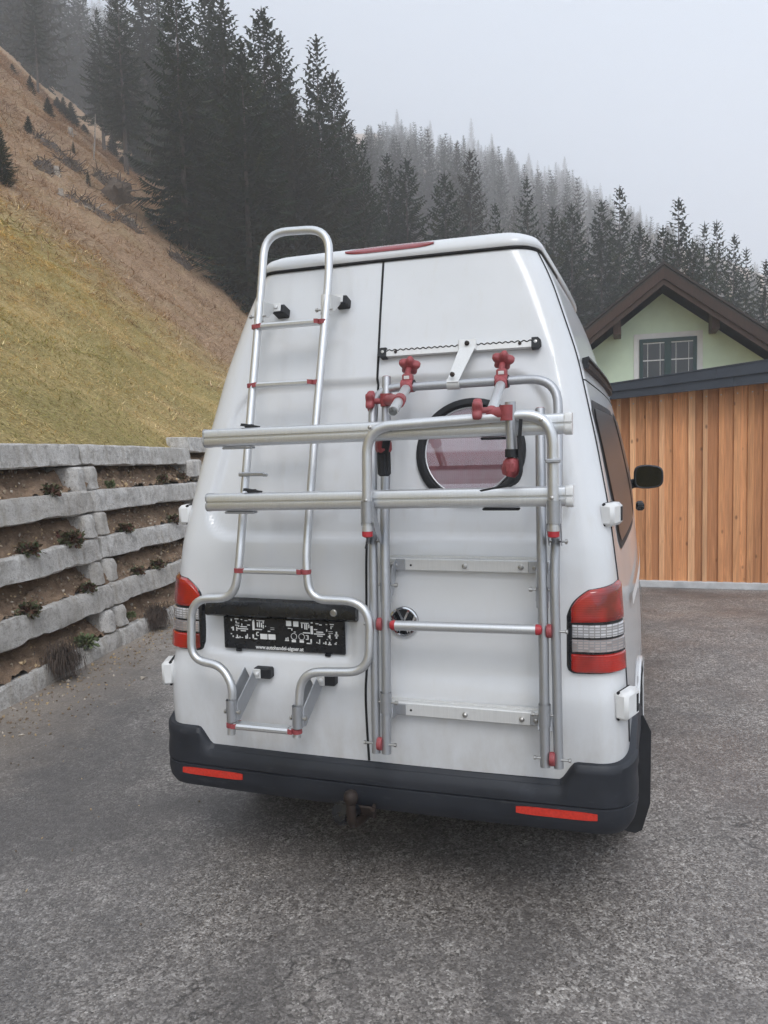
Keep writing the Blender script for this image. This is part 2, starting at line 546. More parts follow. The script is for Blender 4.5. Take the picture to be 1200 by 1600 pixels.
def wood(name, base, gs=1.0, rnd=.5):
    t = NT(name)
    oi = t.n('ShaderNodeObjectInfo')
    tc = t.n('ShaderNodeTexCoord'); ad = t.n('ShaderNodeVectorMath', operation='ADD')
    cx = t.n('ShaderNodeCombineXYZ')
    off = t.math('MULTIPLY', oi.outputs['Random'], 37.0)
    t.l(off, cx.inputs[0]); t.l(off, cx.inputs[2])
    t.l(tc.outputs['Object'], ad.inputs[0]); t.l(cx.outputs[0], ad.inputs[1])
    mp = t.n('ShaderNodeMapping'); mp.inputs['Scale'].default_value = (9 * gs, 9 * gs, .55 * gs); t.l(ad.outputs[0], mp.inputs[0])
    g1 = t.noise(mp.outputs[0], 2.2, 5, .6, 1.6)
    mp2 = t.n('ShaderNodeMapping'); mp2.inputs['Scale'].default_value = (60 * gs, 60 * gs, 1.4 * gs); t.l(ad.outputs[0], mp2.inputs[0])
    g2 = t.noise(mp2.outputs[0], 2.0, 4, .6)
    mp3 = t.n('ShaderNodeMapping'); mp3.inputs['Scale'].default_value = (1, 1, .55); t.l(ad.outputs[0], mp3.inputs[0])
    kn = t.voro(mp3.outputs[0], 7.5 * gs, 'Distance')
    hi = tuple(min(1, x * 1.35) for x in base); lo = tuple(x * .74 for x in base)
    c = t.ramp(g1, [(.3, lo), (.5, base), (.72, hi)])
    c = t.mix(t.ramp(g2, [(.40, (.42, .42, .42)), (.60, (0, 0, 0))]), c, tuple(x * .5 for x in base))
    c = t.mix(t.ramp(kn, [(.045, (.9, .9, .9)), (.13, (0, 0, 0))]), c, tuple(x * .28 for x in base))
    c = t.mix(t.math('MULTIPLY', oi.outputs['Random'], rnd), c, tuple(x * f for x, f in zip(base, (.62, .5, .46))))
    tone = t.ramp(t.math('FRACT', t.math('MULTIPLY', oi.outputs['Random'], 7.31)), [(0, (.70, .66, .62)), (.5, (.95, .95, .95)), (1, (1.15, 1.12, 1.08))])
    c = t.mix(1.0, c, tone, 'MULTIPLY')
    t.set(color=c, rough=.72)
    t.bump(g2, .35, .003)
    M[name] = t.m
wood('larch', (.76, .365, .165), 1.0, .42)
wood('larch_pale', (.83, .46, .245), 1.0, .35)
wood('dark_timber', (.058, .032, .024), .8, .3)
M['fascia'] = simple('anthracite_metal', (.040, .047, .060), .42, .3, var=.12, scale=6)
M['plinth'] = simple('plinth_concrete', (.52, .52, .52), .8, var=.18, scale=8, bump=.2)
M['render_green'] = simple('green_render', (.60, .72, .58), .95, var=.06, scale=2.5, bump=.05)
M['render_white'] = simple('white_render', (.66, .66, .67), .9, var=.05, scale=6)
M['frame_green'] = simple('green_window_frame', (.014, .045, .047), .4, var=.1)
M['muntin'] = simple('white_muntin', (.62, .62, .62), .5)
M['tile'] = simple('dark_roof_tile', (.035, .028, .026), .7, var=.4, scale=12, bump=.3)
def bark():
    t = NT('bark')
    a = t.noise(t.coord((6, 6, 1.2)), 3, 5, .7)
    t.set(color=t.ramp(a, [(.3, (.045, .034, .028)), (.6, (.12, .098, .085)), (.8, (.24, .21, .19))]), rough=.95)
    t.bump(a, .8, .03)
    M['bark'] = t.m
bark()
M['deadwood'] = simple('bleached_deadwood', (.30, .26, .22), .9, var=.5, scale=12, bump=.4)
M['rootsoil'] = simple('root_soil', (.085, .062, .047), 1.0, var=.5, scale=14, bump=.6)
def needles(name, a, b, c3):
    t = NT(name)
    oi = t.n('ShaderNodeObjectInfo')
    nz = t.noise(t.coord(), 1.1, 4, .6)
    n2 = t.noise(t.coord(), 9, 2, .6)
    c = t.ramp(nz, [(.32, a), (.55, b), (.75, c3)])
    c = t.mix(t.ramp(n2, [(.45, (.5, .5, .5)), (.6, (0, 0, 0))]), c, tuple(x * .6 for x in a))
    c = t.mix(t.math('MULTIPLY', oi.outputs['Random'], .4), c, tuple(x * .7 for x in b))
    t.set(color=c, rough=.75, spec=.25)
    M[name] = t.m
needles('spruce_dark', (.008, .021, .009), (.020, .042, .015), (.075, .088, .024))
needles('spruce_brown', (.018, .024, .014), (.034, .040, .020), (.065, .060, .03))
def weed(name, a, b):
    t = NT(name)
    nz = t.noise(t.coord(), 22, 3)
    t.set(color=t.ramp(nz, [(.4, a), (.62, b)]), rough=.8)
    M[name] = t.m
weed('weed_mix', (.075, .095, .04), (.13, .05, .04))
weed('weed_green', (.09, .125, .05), (.17, .19, .09))
weed('weed_dry', (.045, .032, .026), (.10, .072, .055))
def bladecol(name, rough=1.0):
    t = NT(name)
    at = t.n('ShaderNodeAttribute'); at.attribute_name = 'tint'
    t.set(color=at.outputs['Color'], rough=rough, spec=.1)
    M[name] = t.m
bladecol('blades')
bladecol('stones')

# ================================================================== SETTING
# wall frame: origin O at the wall foot, W along the wall (away from the camera), N towards the yard
O = np.array([-3.43, 3.35, 0.0]); W = np.array([-.168, .986, 0.0]); W /= np.linalg.norm(W)
N = np.array([W[1], -W[0], 0.0])
LEAN = .25
def wall_pt(s, z, n=0.0):
    """point on the leaning wall face, n towards the yard"""
    s = np.asarray(s, float)
    return O + np.multiply.outer(s, W) + np.multiply.outer(np.asarray(n - LEAN * z, float) + 0 * s, N) + np.multiply.outer(np.asarray(z, float) + 0 * s, np.array([0, 0, 1.0]))
WALL_TOP = 1.74
D0 = .70                                        # the hillside starts this far behind the wall foot
def sd_of(p):
    q = np.asarray(p, float) - O
    return q @ W, -(q @ N) - D0
def smax(a, b, k):
    h = np.clip(.5 + .5 * (a - b) / k, 0, 1)
    return b * (1 - h) + a * h + k * h * (1 - h)
WALL_END = 8.2
def terrain(s, d):
    s = np.asarray(s, float); d = np.asarray(d, float)
    x = O[0] + s * W[0] - (d + D0) * N[0]; y = O[1] + s * W[1] - (d + D0) * N[1]
    dp = np.maximum(d, -40)
    L = WALL_TOP + dp * (.74 + .13 * sstep(s, 9, 40) * sstep(d, 0, 12)) + .045 * np.clip(s - 6, 0, 60)
    L = L + .35 * fbm(x * .16, y * .16) * sstep(d, .3, 4) + .13 * fbm(x * .6 + 9, y * .6) * sstep(d, .1, 2) + .13 * fbm((d - .25 * s) * 1.3 + 40, (s + .25 * d) * .35) * sstep(d, .2, 2)
    L = L + (1.2 * fbm(x * .09 + 31, y * .09)) * sstep(s, 14, 30) + .34 * fbm(x * .75 + 5, y * .75 + 2) * sstep(s, 8, 16) * sstep(d, .5, 3)
    # the wooded mountain behind: rises away from the camera, higher towards the left
    a = (x - CAM[0]) * _f[0] + (y - CAM[1]) * _f[1]; b = (x - CAM[0]) * _r[0] + (y - CAM[1]) * _r[1]
    Mo = .44 * (a - 42) - .37 * np.maximum(b, 0) - .34 * np.minimum(b + 12, 0) + 2.0 * fbm(x * .03, y * .03)
    low = np.where((d < 0) & (s < WALL_END), -0.03, L)
    h = np.where((d < 0) & (s < WALL_END), -0.03, smax(low, np.full_like(low, -0.03), .3))
    h = smax(h, Mo, 3.0) * (a > 25) + h * (a <= 25)
    return np.where(h > 215, 215 + (h - 215) * .1, h)
def tz(x, y):
    s, d = sd_of(np.array([x, y, 0.0]))
    return float(terrain(s, d))
def hit(px, py, tmax=330):
    """first point of the hillside seen along a line of sight"""
    r_ = ray(px, py)
    prev = None
    for t in np.arange(4, tmax, .2):
        p = CAM + r_ * t
        s, d = sd_of(p)
        if d > 0 or s > WALL_END + 1:
            if p[2] < float(terrain(s, d)):
                return p
    return None

def build_terrain():
    dpos = np.concatenate([[0.0], np.cumsum(np.geomspace(.12, 15, 110))]); dpos = dpos[dpos < 480]
    dneg = -np.concatenate([[0.0], np.cumsum(np.geomspace(.5, 20, 60))]); dneg = dneg[dneg > -420][::-1]
    s_f = np.concatenate([[0.0], np.cumsum(np.geomspace(.18, 14, 140))]) - 2; s_f = s_f[s_f < 640]
    s_b = -2 - np.cumsum(np.geomspace(.4, 12, 40)); s_b = s_b[s_b > -60][::-1]
    ss = np.concatenate([s_b, s_f])
    ds = np.concatenate([dneg - 1e-4, dpos])
    S, D = np.meshgrid(ss, ds, indexing='ij')
    H = terrain(S, D)
    V = np.stack([-(D + D0), S, H], -1)                 # local wall frame: X = towards the yard, Y = along the wall
    mb = MB(); mb.grid(V, flip=False)
    me = bpy.data.meshes.new('hillside')
    me.from_pydata(mb.v, [], mb.f); me.materials.append(M['turf']); me.shade_smooth()
    o = bpy.data.objects.new('hillside', me); link(o)
    o.matrix_world = Matrix(((N[0], W[0], 0, O[0]), (N[1], W[1], 0, O[1]), (0, 0, 1, 0), (0, 0, 0, 1)))
    tag(o, kind='structure', label='grassy and wooded mountain slope around the yard')
build_terrain()

def build_yard():
    xs = np.linspace(-5.2, 14, 60); ys = np.linspace(-16, 9.5, 80)
    P = np.zeros((len(ys), len(xs), 3))
    P[..., 0] = xs[None, :]; P[..., 1] = ys[:, None]
    P[..., 2] = .006 + .004 * fbm(P[..., 0] * .8, P[..., 1] * .8)
    mb = MB(); mb.grid(P)
    o = mb.build('driveway', M['asphalt'], origin=(0, 0, 0))
    tag(o, 'grey asphalt yard under and around the white van', kind='structure')
build_yard()

# ------------------------------------------------------------------ crib retaining wall
wall = empty('retaining_wall', tuple(O), 'stepped concrete crib wall holding the grassy bank left of the van', 'wall')
def rough_block(L, depth, h, seg, cham=.03, jit=.006, taper=.0, seed=0, broken=0.0):
    """bar along local X, front face at y=0, depth to -y, h up from z=0"""
    r = np.random.default_rng(seed)
    c = cham
    sec = [(0, c * .6), (-.004, h * .35), (0, h * .68), (-.006, h - c), (-c, h - .002), (-depth * .5, h), (-depth, h), (-depth, 0), (-depth * .5, 0), (-c * .8, 0)]
    xs = np.linspace(0, L, seg + 1)
    ph = r.random() * 50
    V = []
    for i, x in enumerate(xs):
        end = 1.0 if 0 < i < seg else 0.0
        for k, (y, z) in enumerate(sec):
            n1 = fbm(x * 5 + ph, k * 1.7 + ph) * jit * 2.4
            n2 = fbm(x * 7 + ph + 9, k * 2.3 + ph) * jit * 2.0
            sh = 0.0 if end else .012
            yy = y - (sh if y > -depth * .4 else 0) + n1
            zz = z + n2 + (sh * .6 if z < h * .4 else -sh * .6)
            if broken and k in (9, 0) : zz += max(0, fbm(x * 6 + ph * 2, 3.3)) * broken
            V.append((x + (0 if end else (r.random() - .5) * .006), yy, zz))
    n = len(sec); F = []
    for i in range(seg):
        for k in range(n):
            k2 = (k + 1) % n
            F.append((i * n + k, (i + 1) * n + k, (i + 1) * n + k2, i * n + k2))
    F.append(tuple(range(n))); F.append(tuple(seg * n + k for k in range(n))[::-1])
    return np.array(V), F
def wall_xf(V, s0, z0, n0=0.0, tilt=0.0, yaw=0.0):
    """local (x along, y outwards, z up) -> world, face leaning back"""
    x, y, z = V[:, 0], V[:, 1], V[:, 2]
    base = O + W * s0 + N * (n0 - LEAN * z0) + np.array([0, 0, z0])
    ca, sa = math.cos(yaw), math.sin(yaw)
    X = x * ca - y * sa; Y = x * sa + y * ca
    return base + np.outer(X, W) + np.outer(Y - .12 * z, N) + np.outer(z + X * tilt, np.array([0, 0, 1.0]))
LEV = [-.05, .35, .765, 1.18, 1.60]
BAYS = [(-5.1, -2.54, 0, 0), (-2.52, -.008, 0, 0), (.008, 2.52, 0, -.014), (2.60, 5.1, .10, 0), (5.13, 7.6, .10, 0)]
bi = 0
for b, (s0, s1, dz, tl) in enumerate(BAYS):
    for k, z0 in enumerate(LEV):
        bi += 1
        e1 = s1
        drift = (-.05 * (4 - k)) if b in (1, 2) else 0      # the joint runs slightly askew
        a0 = s0 + (drift if b == 2 else 0) + (-.0 if b != 2 else 0)
        a1 = e1 + (drift if b == 1 else 0)
        if b == 2 and k == 0: a1 = a0 + .62
        if b == 3: a0 += .02 * k
        V, F = rough_block(a1 - a0, .30, .20, max(6, int((a1 - a0) / .06)), .016, .0060, seed=bi, broken=.045)
        Vw = wall_xf(V, a0, z0 + dz, n0=(0.0 if b < 3 else -.05), tilt=tl + random.uniform(-.003, .003), yaw=random.uniform(-.006, .006))
        mb = MB(); mb.add(Vw, F); mb.build('beam', M['concrete'], wall, angle=26)
        if b == 2 and k == 0:
            V, F = rough_block(1.35, .30, .20, 14, .028, .007, seed=99, broken=.03)
            mb = MB(); mb.add(wall_xf(V, a1 + .42, z0 - .03, n0=-.03, tilt=-.01), F); mb.build('beam', M['concrete'], wall, angle=50)
for jx, (s0, dzj) in enumerate([(-2.53, 0), (0, 0), (2.56, .02), (5.11, .1)]):
    for k in range(4):
        zb = LEV[k] + .20; hh = LEV[k + 1] - zb
        dr = -.05 * (4 - k) + .02 if jx == 1 else 0
        for side in (0, 1):
            wd = random.uniform(.185, .225)
            sa = s0 + dr + (-.012 - wd if side == 0 else .012)
            V, F = rough_block(wd, .42, hh - .006, 4, .022, .008, seed=400 + jx * 20 + k * 2 + side)
            # rounded, worn ends
            cx = V[:, 0] - wd / 2
            V[:, 1] -= .05 * (np.abs(cx) / (wd / 2)) ** 3 * (V[:, 1] > -.2)
            V[:, 0] = wd / 2 + cx * (1 - .16 * (V[:, 2] / hh) ** 2)
            mb = MB(); mb.add(wall_xf(V, sa, zb + .003 + dzj, n0=random.uniform(.0, .035), yaw=random.uniform(-.05, .05)), F)
            mb.build('header_block', M['concrete'], wall, angle=28)
# earth behind the open courses
for b, (s0, s1, dz, tl) in enumerate(BAYS):
    for k in range(4):
        zb = LEV[k] + .17 + dz; hh = LEV[k + 1] + .06 - LEV[k] - .17
        ss = np.linspace(s0 - .02, s1 + .02, 130); qq = np.linspace(0, 1, 18)
        S, Q = np.meshgrid(ss, qq, indexing='ij')
        n_ = -.030 - .36 * Q ** 1.0 - LEAN * zb + .035 * fbm(S * 4 + k * 7, Q * 3 + b)
        z_ = zb + .02 + hh * (1 - (1 - Q) ** 1.5) * .86 + .075 * fbm(S * 5 + 3, Q * 5 + k * 5) + .05 * fbm(S * 17, Q * 11) + tl * (S - s0)
        P = O + S[..., None] * W + n_[..., None] * N + z_[..., None] * np.array([0, 0, 1.0])
        mb = MB(); mb.grid(P, flip=False); mb.build('soil', M['soil'], wall, angle=180)
# solid earth core so that no light shows through
mb = MB()
poly = [O + W * -5.4 + N * (-.52) + np.array([0, 0, -.1]), O + W * 8.1 + N * (-.52) + np.array([0, 0, -.1]),
        O + W * 8.1 + N * (-.52 - LEAN * 1.7) + np.array([0, 0, 1.7]), O + W * -5.4 + N * (-.52 - LEAN * 1.7) + np.array([0, 0, 1.7])]
mb.prism(poly, -N * .35); mb.build('earth_core', M['soil'], wall, smooth=False)

# ------------------------------------------------------------------ garage with board-and-batten front
GY = 6.85
gar = empty('garage', (2.4, GY, 0), 'larch-boarded garage with dark metal fascia right of the van', 'garage')
def gtop(x): return 2.21 + .062 * (x - .585)
mb = MB()
mb.box((2.5, GY + 2.6, 1.10), (4.6, 5.0, 2.16)); mb.build('core_wall', M['soil'], gar, smooth=False)
x = .16; i = 0
while x < 4.78:
    wb = random.uniform(.108, .150)
    mb = MB(); mb.box((x + wb / 2, GY + .010, (.085 + gtop(x)) / 2), (wb, .02, gtop(x) - .085 + .02), bev=.002)
    mb.build('board', M['larch'], gar, smooth=False)
    wt = random.uniform(.045, .072)
    xb = x + wb + .012
    mb = MB(); mb.box((xb, GY - .0135, (.078 + gtop(x)) / 2 + random.uniform(-.006, .004)), (wt, .022, gtop(x) - .078 + .02), bev=.003)
    mb.build('batten', M['larch_pale' if random.random() < .7 else 'larch'], gar, smooth=False)
    for zz in (2.10 + .062 * (xb - .585),):
        mb = MB(); mb.lathe([(.007, 0), (.007, .003)], (xb + random.uniform(-.01, .01), GY - .0245, zz), (0, -1, 0), 8); mb.build('screw', M['steel'], gar)
    x += wb + .024; i += 1
mb = MB(); mb.box((2.6, GY + .0, .041), (5.0, .10, .082), bev=.008); mb.build('plinth', M['plinth'], gar)
mb = MB(); mb.box((-.12, GY - .8, .05), (.10, 1.7, .10), bev=.01); mb.build('kerb_strip', M['plinth'], gar)
def strip(name, y0, y1, z0a, z0b, z1a, z1b, xa, xb):
    mb = MB()
    mb.add([(xa, y0, z0a), (xb, y0, z0b), (xb, y0, z1b), (xa, y0, z1a), (xa, y1, z0a), (xb, y1, z0b), (xb, y1, z1b), (xa, y1, z1a)],
           [(0, 1, 2, 3), (7, 6, 5, 4), (0, 4, 5, 1), (3, 2, 6, 7), (0, 3, 7, 4), (1, 5, 6, 2)])
    return mb.build(name, M['fascia'], gar, smooth=False)
# two stepped fascia sheets, each in lengths with a lap joint
def fz(x, k): return 1.669 + .965 * ((2.178 + .0672 * (x - .585), 2.262 + .085 * (x - .585), 2.347 + .110 * (x - .585))[k] - 1.669)
GF = GY - .33
for (xa, xb) in ((.1, 1.92), (1.922, 5.0)):
    strip('fascia', GF + .03, GF + .055, fz(xa, 0), fz(xb, 0), fz(xa, 1) + .01, fz(xb, 1) + .01, xa, xb)
for (xa, xb) in ((.1, 1.74), (1.742, 5.0)):
    strip('fascia', GF, GF + .027, fz(xa, 1), fz(xb, 1), fz(xa, 2), fz(xb, 2), xa, xb)
strip('roof_sheet', GF - .012, GY + 5.6, fz(.1, 2), fz(5.0, 2), fz(.1, 2) + .012, fz(5.0, 2) + .012, .08, 5.02)
strip('soffit', GF + .056, GY + .0, fz(.1, 0) + .012, fz(5.0, 0) + .012, fz(.1, 0) + .03, fz(5.0, 0) + .03, .1, 5.0)

# ------------------------------------------------------------------ green house behind
HY = 17.5
def hp(px, py, y=HY): return at_y(px, py, y)
pk = hp(1035, 440); HX = pk[0]; HZ = pk[2]
PIT = .76
HW = 3.5
hs = empty('house', (HX, HY, 0), 'pale green house with dark timber gable behind the boarded garage', 'house')
mb = MB()
ez = HZ - .28 - PIT * HW
mb.prism([(HX - HW, HY, -.2), (HX + HW, HY, -.2), (HX + HW, HY, ez), (HX, HY, HZ - .28), (HX - HW, HY, ez)], (0, 9, 0))
mb.build('wall', M['render_green'], hs, smooth=False)
ov = .75; OF = .95
for sg in (-1, 1):
    def slab(name, d0, d1, y0, y1, m, u0=0.0, u1=HW + ov, par=hs):
        # d: offset perpendicular to the slope (up), u: run from the ridge
        nv = np.array([sg * PIT, 0, 1.0]); nv /= np.linalg.norm(nv)
        P = []
        for (u, d) in ((u0, d0), (u1, d0), (u1, d1), (u0, d1)):
            base = np.array([HX + sg * u, y0, HZ - PIT * u])
            if u == u0 == 0.0:
                P.append(base + np.array([0, 0, d / nv[2]]))
            else: P.append(base + nv * d)
        mb = MB(); mb.prism(P, (0, y1 - y0, 0)); return mb.build(name, m, par, smooth=False)
    rf = slab('roof', .02, .16, HY - OF, HY + 9.4, M['tile'])
    slab('verge_tile_edge', .165, .215, HY - OF - .03, HY - OF + .18, M['tile'], par=rf)
    slab('bargeboard', -.20, .018, HY - OF, HY - OF + .05, M['dark_timber'])
    slab('bargeboard', -.09, .10, HY - OF - .045, HY - OF - .003, M['dark_timber'])
    slab('soffit_boarding', -.03, .016, HY - OF + .052, HY - .002, M['dark_timber'])
for (px, py0, py1) in ((964, 488, 524), (1118, 478, 515)):
    a = at_y(px, py0, HY - .7); b_ = at_y(px, py1, HY - .7)
    mb = MB(); hgt = a[2] - b_[2] + .12
    mb.box((a[0], HY - .38, b_[2] + hgt / 2), (.17, .80, hgt), bev=.01); mb.build('purlin_end', M['dark_timber'], hs, smooth=False)
w0 = hp(999, 530); w1 = hp(1089, 526)
WX0, WX1, WZ1 = w0[0], w1[0], (w0[2] + w1[2]) / 2; WZ0 = WZ1 - 1.35
win = None
mb = MB(); bd = .13
for (xa, xb, za, zb) in ((WX0 - bd, WX1 + bd, WZ1, WZ1 + bd), (WX0 - bd, WX0, WZ0 - bd, WZ1), (WX1, WX1 + bd, WZ0 - bd, WZ1), (WX0, WX1, WZ0 - bd, WZ0)):
    mb.box(((xa + xb) / 2, HY - .006, (za + zb) / 2), (xb - xa - .001, .02, zb - za - .001))
mb.build('window_surround', M['render_white'], hs, smooth=False)
mb = MB(); fw = .085
mid = (WX0 + WX1) / 2
for (xa, xb, za, zb) in ((WX0, WX1, WZ1 - fw, WZ1), (WX0, WX0 + fw, WZ0 + fw, WZ1 - fw), (WX1 - fw, WX1, WZ0 + fw, WZ1 - fw), (mid - fw * .9, mid + fw * .9, WZ0 + fw, WZ1 - fw), (WX0, WX1, WZ0, WZ0 + fw)):
    mb.box(((xa + xb) / 2, HY - .022, (za + zb) / 2), (xb - xa, .04, zb - za))
win = mb.build('window', M['frame_green'], hs, smooth=False)
for (xa, xb) in ((WX0 + fw, mid - fw * .9), (mid + fw * .9, WX1 - fw)):
    mb = MB(); mb.box(((xa + xb) / 2, HY - .004, (WZ0 + WZ1) / 2), (xb - xa, .008, WZ1 - WZ0 - 2 * fw)); mb.build('pane', M['glass_dark'], win, smooth=False)
    mb = MB()
    for fx in (.22, .80): mb.box((xa + (xb - xa) * fx, HY - .0105, (WZ0 + WZ1) / 2), (.012, .004, WZ1 - WZ0 - 2 * fw))
    for zz in (WZ1 - fw - .02, WZ1 - .50 - fw * .2, WZ0 + .42): mb.box(((xa + xb) / 2, HY - .0145, zz), (xb - xa, .003, .026))
    mb.build('glazing_bar', M['muntin'], win, smooth=False)

# ================================================================== VAN
_pz = np.array([.30, .50, .56, .66, .76, .82, .855, .90, .95, 1.107, 1.267, 1.33, 1.38, 1.50, 1.70, 1.934, 2.159, 2.379, 2.55])
_py = np.array([.065, .052, .046, .036, .030, .031, .040, .055, .058, .066, .078, .088, .104, .143, .199, .262, .316, .375, .42])
_zz = np.linspace(.30, 2.55, 451)
_yy = np.interp(_zz, _pz, _py)
_k = np.exp(-.5 * (np.arange(-12, 13) / 3.5) ** 2); _k /= _k.sum()
_yy = np.convolve(np.pad(_yy, 12, mode='edge'), _k, 'valid')
def prof(z): return np.interp(z, _zz, _yy)
# smooth profile without pressings, for parts that stand off the doors
def at_p(px, py, off=0.0):
    d = ray(px, py); t = 2.5
    for _ in range(40):
        p = CAM + t * d
        t = (float(prof(p[2])) - off - CAM[1]) / d[1]
    return CAM + t * d
_hz = np.array([.30, .55, .765, .963, 1.185, 1.44, 1.685, 1.987, 2.278, 2.41, 2.5])
_hx = np.array([.872, .884, .880, .868, .850, .822, .780, .714, .618, .556, .505])
_hh = np.convolve(np.pad(np.interp(_zz, _hz, _hx), 12, mode='edge'), np.ones(25) / 25, 'valid')
def hw(z): return np.interp(z, _zz, _hh)
def yfront(z):
    return np.interp(z, [.3, .5, .95, 1.08, 1.9, 2.05, 2.45], [4.78, 4.86, 4.80, 4.55, 3.45, 3.15, 2.55])
def rrect_sd(x, z, cx, cz, hx, hz, r):
    qx = np.abs(x - cx) - hx + r; qz = np.abs(z - cz) - hz + r
    return np.minimum(np.maximum(qx, qz), 0) + np.hypot(np.maximum(qx, 0), np.maximum(qz, 0)) - r
def press(x, z):
    """pressed panels of the rear doors, positive = deeper"""
    taper = .70 - .115 * (z - 1.36) / .57
    sdw = rrect_sd(x / taper * .70, z, 0, 1.640, .70, .285, .13)
    d = .016 * (1 - sstep(sdw, -.013, .013))
    sdp = rrect_sd(x, z, -.372, 1.02, .305, .105, .03)
    d = d + .014 * (1 - sstep(sdp, -.012, .012))
    return d
RC = .115
SIDE_T = np.array([0, .015, .03, .05, .075, .10, .13, .16, .19, .22, .25, .29, .33, .38, .44, .50, .56, .62, .68, .74, .80, .86, .92, .97, 1.0])
def half_plan(z, fine=True):
    """plan outline of the right half, rear centre -> front centre"""
    h = float(hw(z)); y0 = float(prof(z)); yf = float(yfront(z))
    rc = RC if z < 2.2 else RC
    xr = h - rc
    nx = 62 if fine else 16
    X = np.linspace(0, xr, nx)
    Y = y0 + .022 * (X / .9) ** 2
    pts = list(zip(X, Y))
    yb = y0 + .022 * (xr / .9) ** 2
    sl = .044 * xr / .81
    for a in np.linspace(0, 1, 15)[1:]:
        an = a * math.pi / 2
        # super-elliptic corner
        cx = abs(math.sin(an)) ** .85; cy = 1 - abs(math.cos(an)) ** .85
        pts.append((xr + rc * cx, yb + (rc + .05) * cy + sl * rc * cx * .5))
    ys = pts[-1][1]
    yc = yf - .35
    bul = .052 if z < 1.5 else .052 - .02 * min(1, (z - 1.5) / .6)
    for t in SIDE_T[1:]:
        y = ys + (yc - ys) * t
        pts.append((h + bul * math.sin(min(1, (y - ys) / 1.5) * math.pi / 2) - .09 * max(0, (t - .72) / .28) ** 2, y))
    xe = pts[-1][0]
    for a in np.linspace(0, 1, 9)[1:]:
        an = a * math.pi / 2
        pts.append((xe * (1 - .75 * a ** 1.6 if a < 1 else 0), yc + (yf - yc) * math.sin(an)))
    return np.array(pts)
NREAR = 62
def surf(u, z, off=0.0, pressed=True):
    """point on the body at arc length u from the rear centre line (sign = side)"""
    hp_ = half_plan(z)
    seg = np.linalg.norm(np.diff(hp_, axis=0), axis=1); cum = np.concatenate([[0], np.cumsum(seg)])
    a = abs(u); sg = 1 if u >= 0 else -1
    x = np.interp(a, cum, hp_[:, 0]); y = np.interp(a, cum, hp_[:, 1])
    e = .004
    tx = np.interp(a + e, cum, hp_[:, 0]) - np.interp(max(a - e, 0), cum, hp_[:, 0]); ty = np.interp(a + e, cum, hp_[:, 1]) - np.interp(max(a - e, 0), cum, hp_[:, 1])
    n = np.array([ty, -tx]); n /= np.linalg.norm(n)
    if pressed and a < .8: y = y + float(press(sg * x, z))
    return np.array([sg * (x + n[0] * off), y + n[1] * off, z]), np.array([sg * n[0], n[1], 0])

VAN = empty('camper_van', (0, 2.4, 0), 'white high-roof camper van seen from behind on the asphalt yard', 'van')
ZTOP = 2.392
WHEELS = [(.97, 1), (.97, -1), (3.92, 1), (3.92, -1)]
def build_body():
    zs = np.linspace(.43, ZTOP, 160)
    half = np.array([half_plan(z) for z in zs])                       # rows x cols x 2
    full = np.concatenate([half[:, ::-1] * np.array([-1, 1]), half[:, 1:]], 1)
    V = np.zeros((*full.shape[:2], 3)); V[..., :2] = full; V[..., 2] = zs[:, None]
    nh = half.shape[1]
    c0 = nh - NREAR; c1 = nh + NREAR - 1
    Xr = V[:, c0:c1, 0]; Zr = V[:, c0:c1, 2]
    V[:, c0:c1, 1] += press(Xr, Zr)
    # soft dents so that the sheet metal is not mathematically flat
    V[:, c0:c1, 1] += .0012 * fbm(Xr * 3.1 + 4, Zr * 2.7) * 2
    a, b = V.shape[:2]
    idx = np.arange(a * b).reshape(a, b)
    F = []
    for i in range(a - 1):
        for j in range(b - 1):
            q = V[i:i + 2, j:j + 2].reshape(-1, 3).mean(0)
            if abs(q[0]) > .7 and q[2] < .80 and min((q[1] - wy) ** 2 + (q[2] - .34) ** 2 for wy in (.97, 3.92)) < .385 ** 2: continue
            if q[2] < .54 and abs(q[0]) < .70 and q[1] < .2: pass
            F.append((idx[i, j], idx[i, j + 1], idx[i + 1, j + 1], idx[i + 1, j]))
    mb = MB(); mb.add(V.reshape(-1, 3), F)
    return mb.build('body', M['paint'], VAN, angle=60), V
body, BV = build_body()
def build_roof():
    base = half_plan(ZTOP)
    full = np.concatenate([base[::-1] * np.array([-1, 1]), base[1:]])
    ymid = 1.6; hmax = full[:, 0].max(); L0 = ymid - full[:, 1].min(); L1 = full[:, 1].max() - ymid
    rings = [(.0, .004), (-.008, .005), (-.012, .014), (-.008, .030), (.008, .050), (.035, .064), (.09, .078), (.16, .088), (.26, .097), (.40, .104), (.52, .107)]
    V = []
    for ins, dz in rings:
        sx = (hmax - ins) / hmax
        yy = np.where(full[:, 1] < ymid, ymid + (full[:, 1] - ymid) * (L0 - ins) / L0, ymid + (full[:, 1] - ymid) * (L1 - ins * 1.6) / L1)
        V.append(np.stack([full[:, 0] * sx, yy, np.full(len(full), ZTOP + dz)], 1))
    V = np.array(V); mb = MB(); mb.grid(V)
    n = V.shape[1]
    top = [(len(rings) - 1) * n + k for k in range(n)]
    mb.f.append(tuple(top))
    mb.build('roof', M['paint'], VAN, angle=50)
    # dark gap under the roof lip
    g = []
    for k in range(len(full)):
        if full[k, 1] < 1.0: g.append((full[k, 0] * 1.002, full[k, 1] - .004, ZTOP - .001))
    mb = MB(); mb.tube(g, .006, 6); mb.build('roof_gap', M['seam'], VAN)
build_roof()
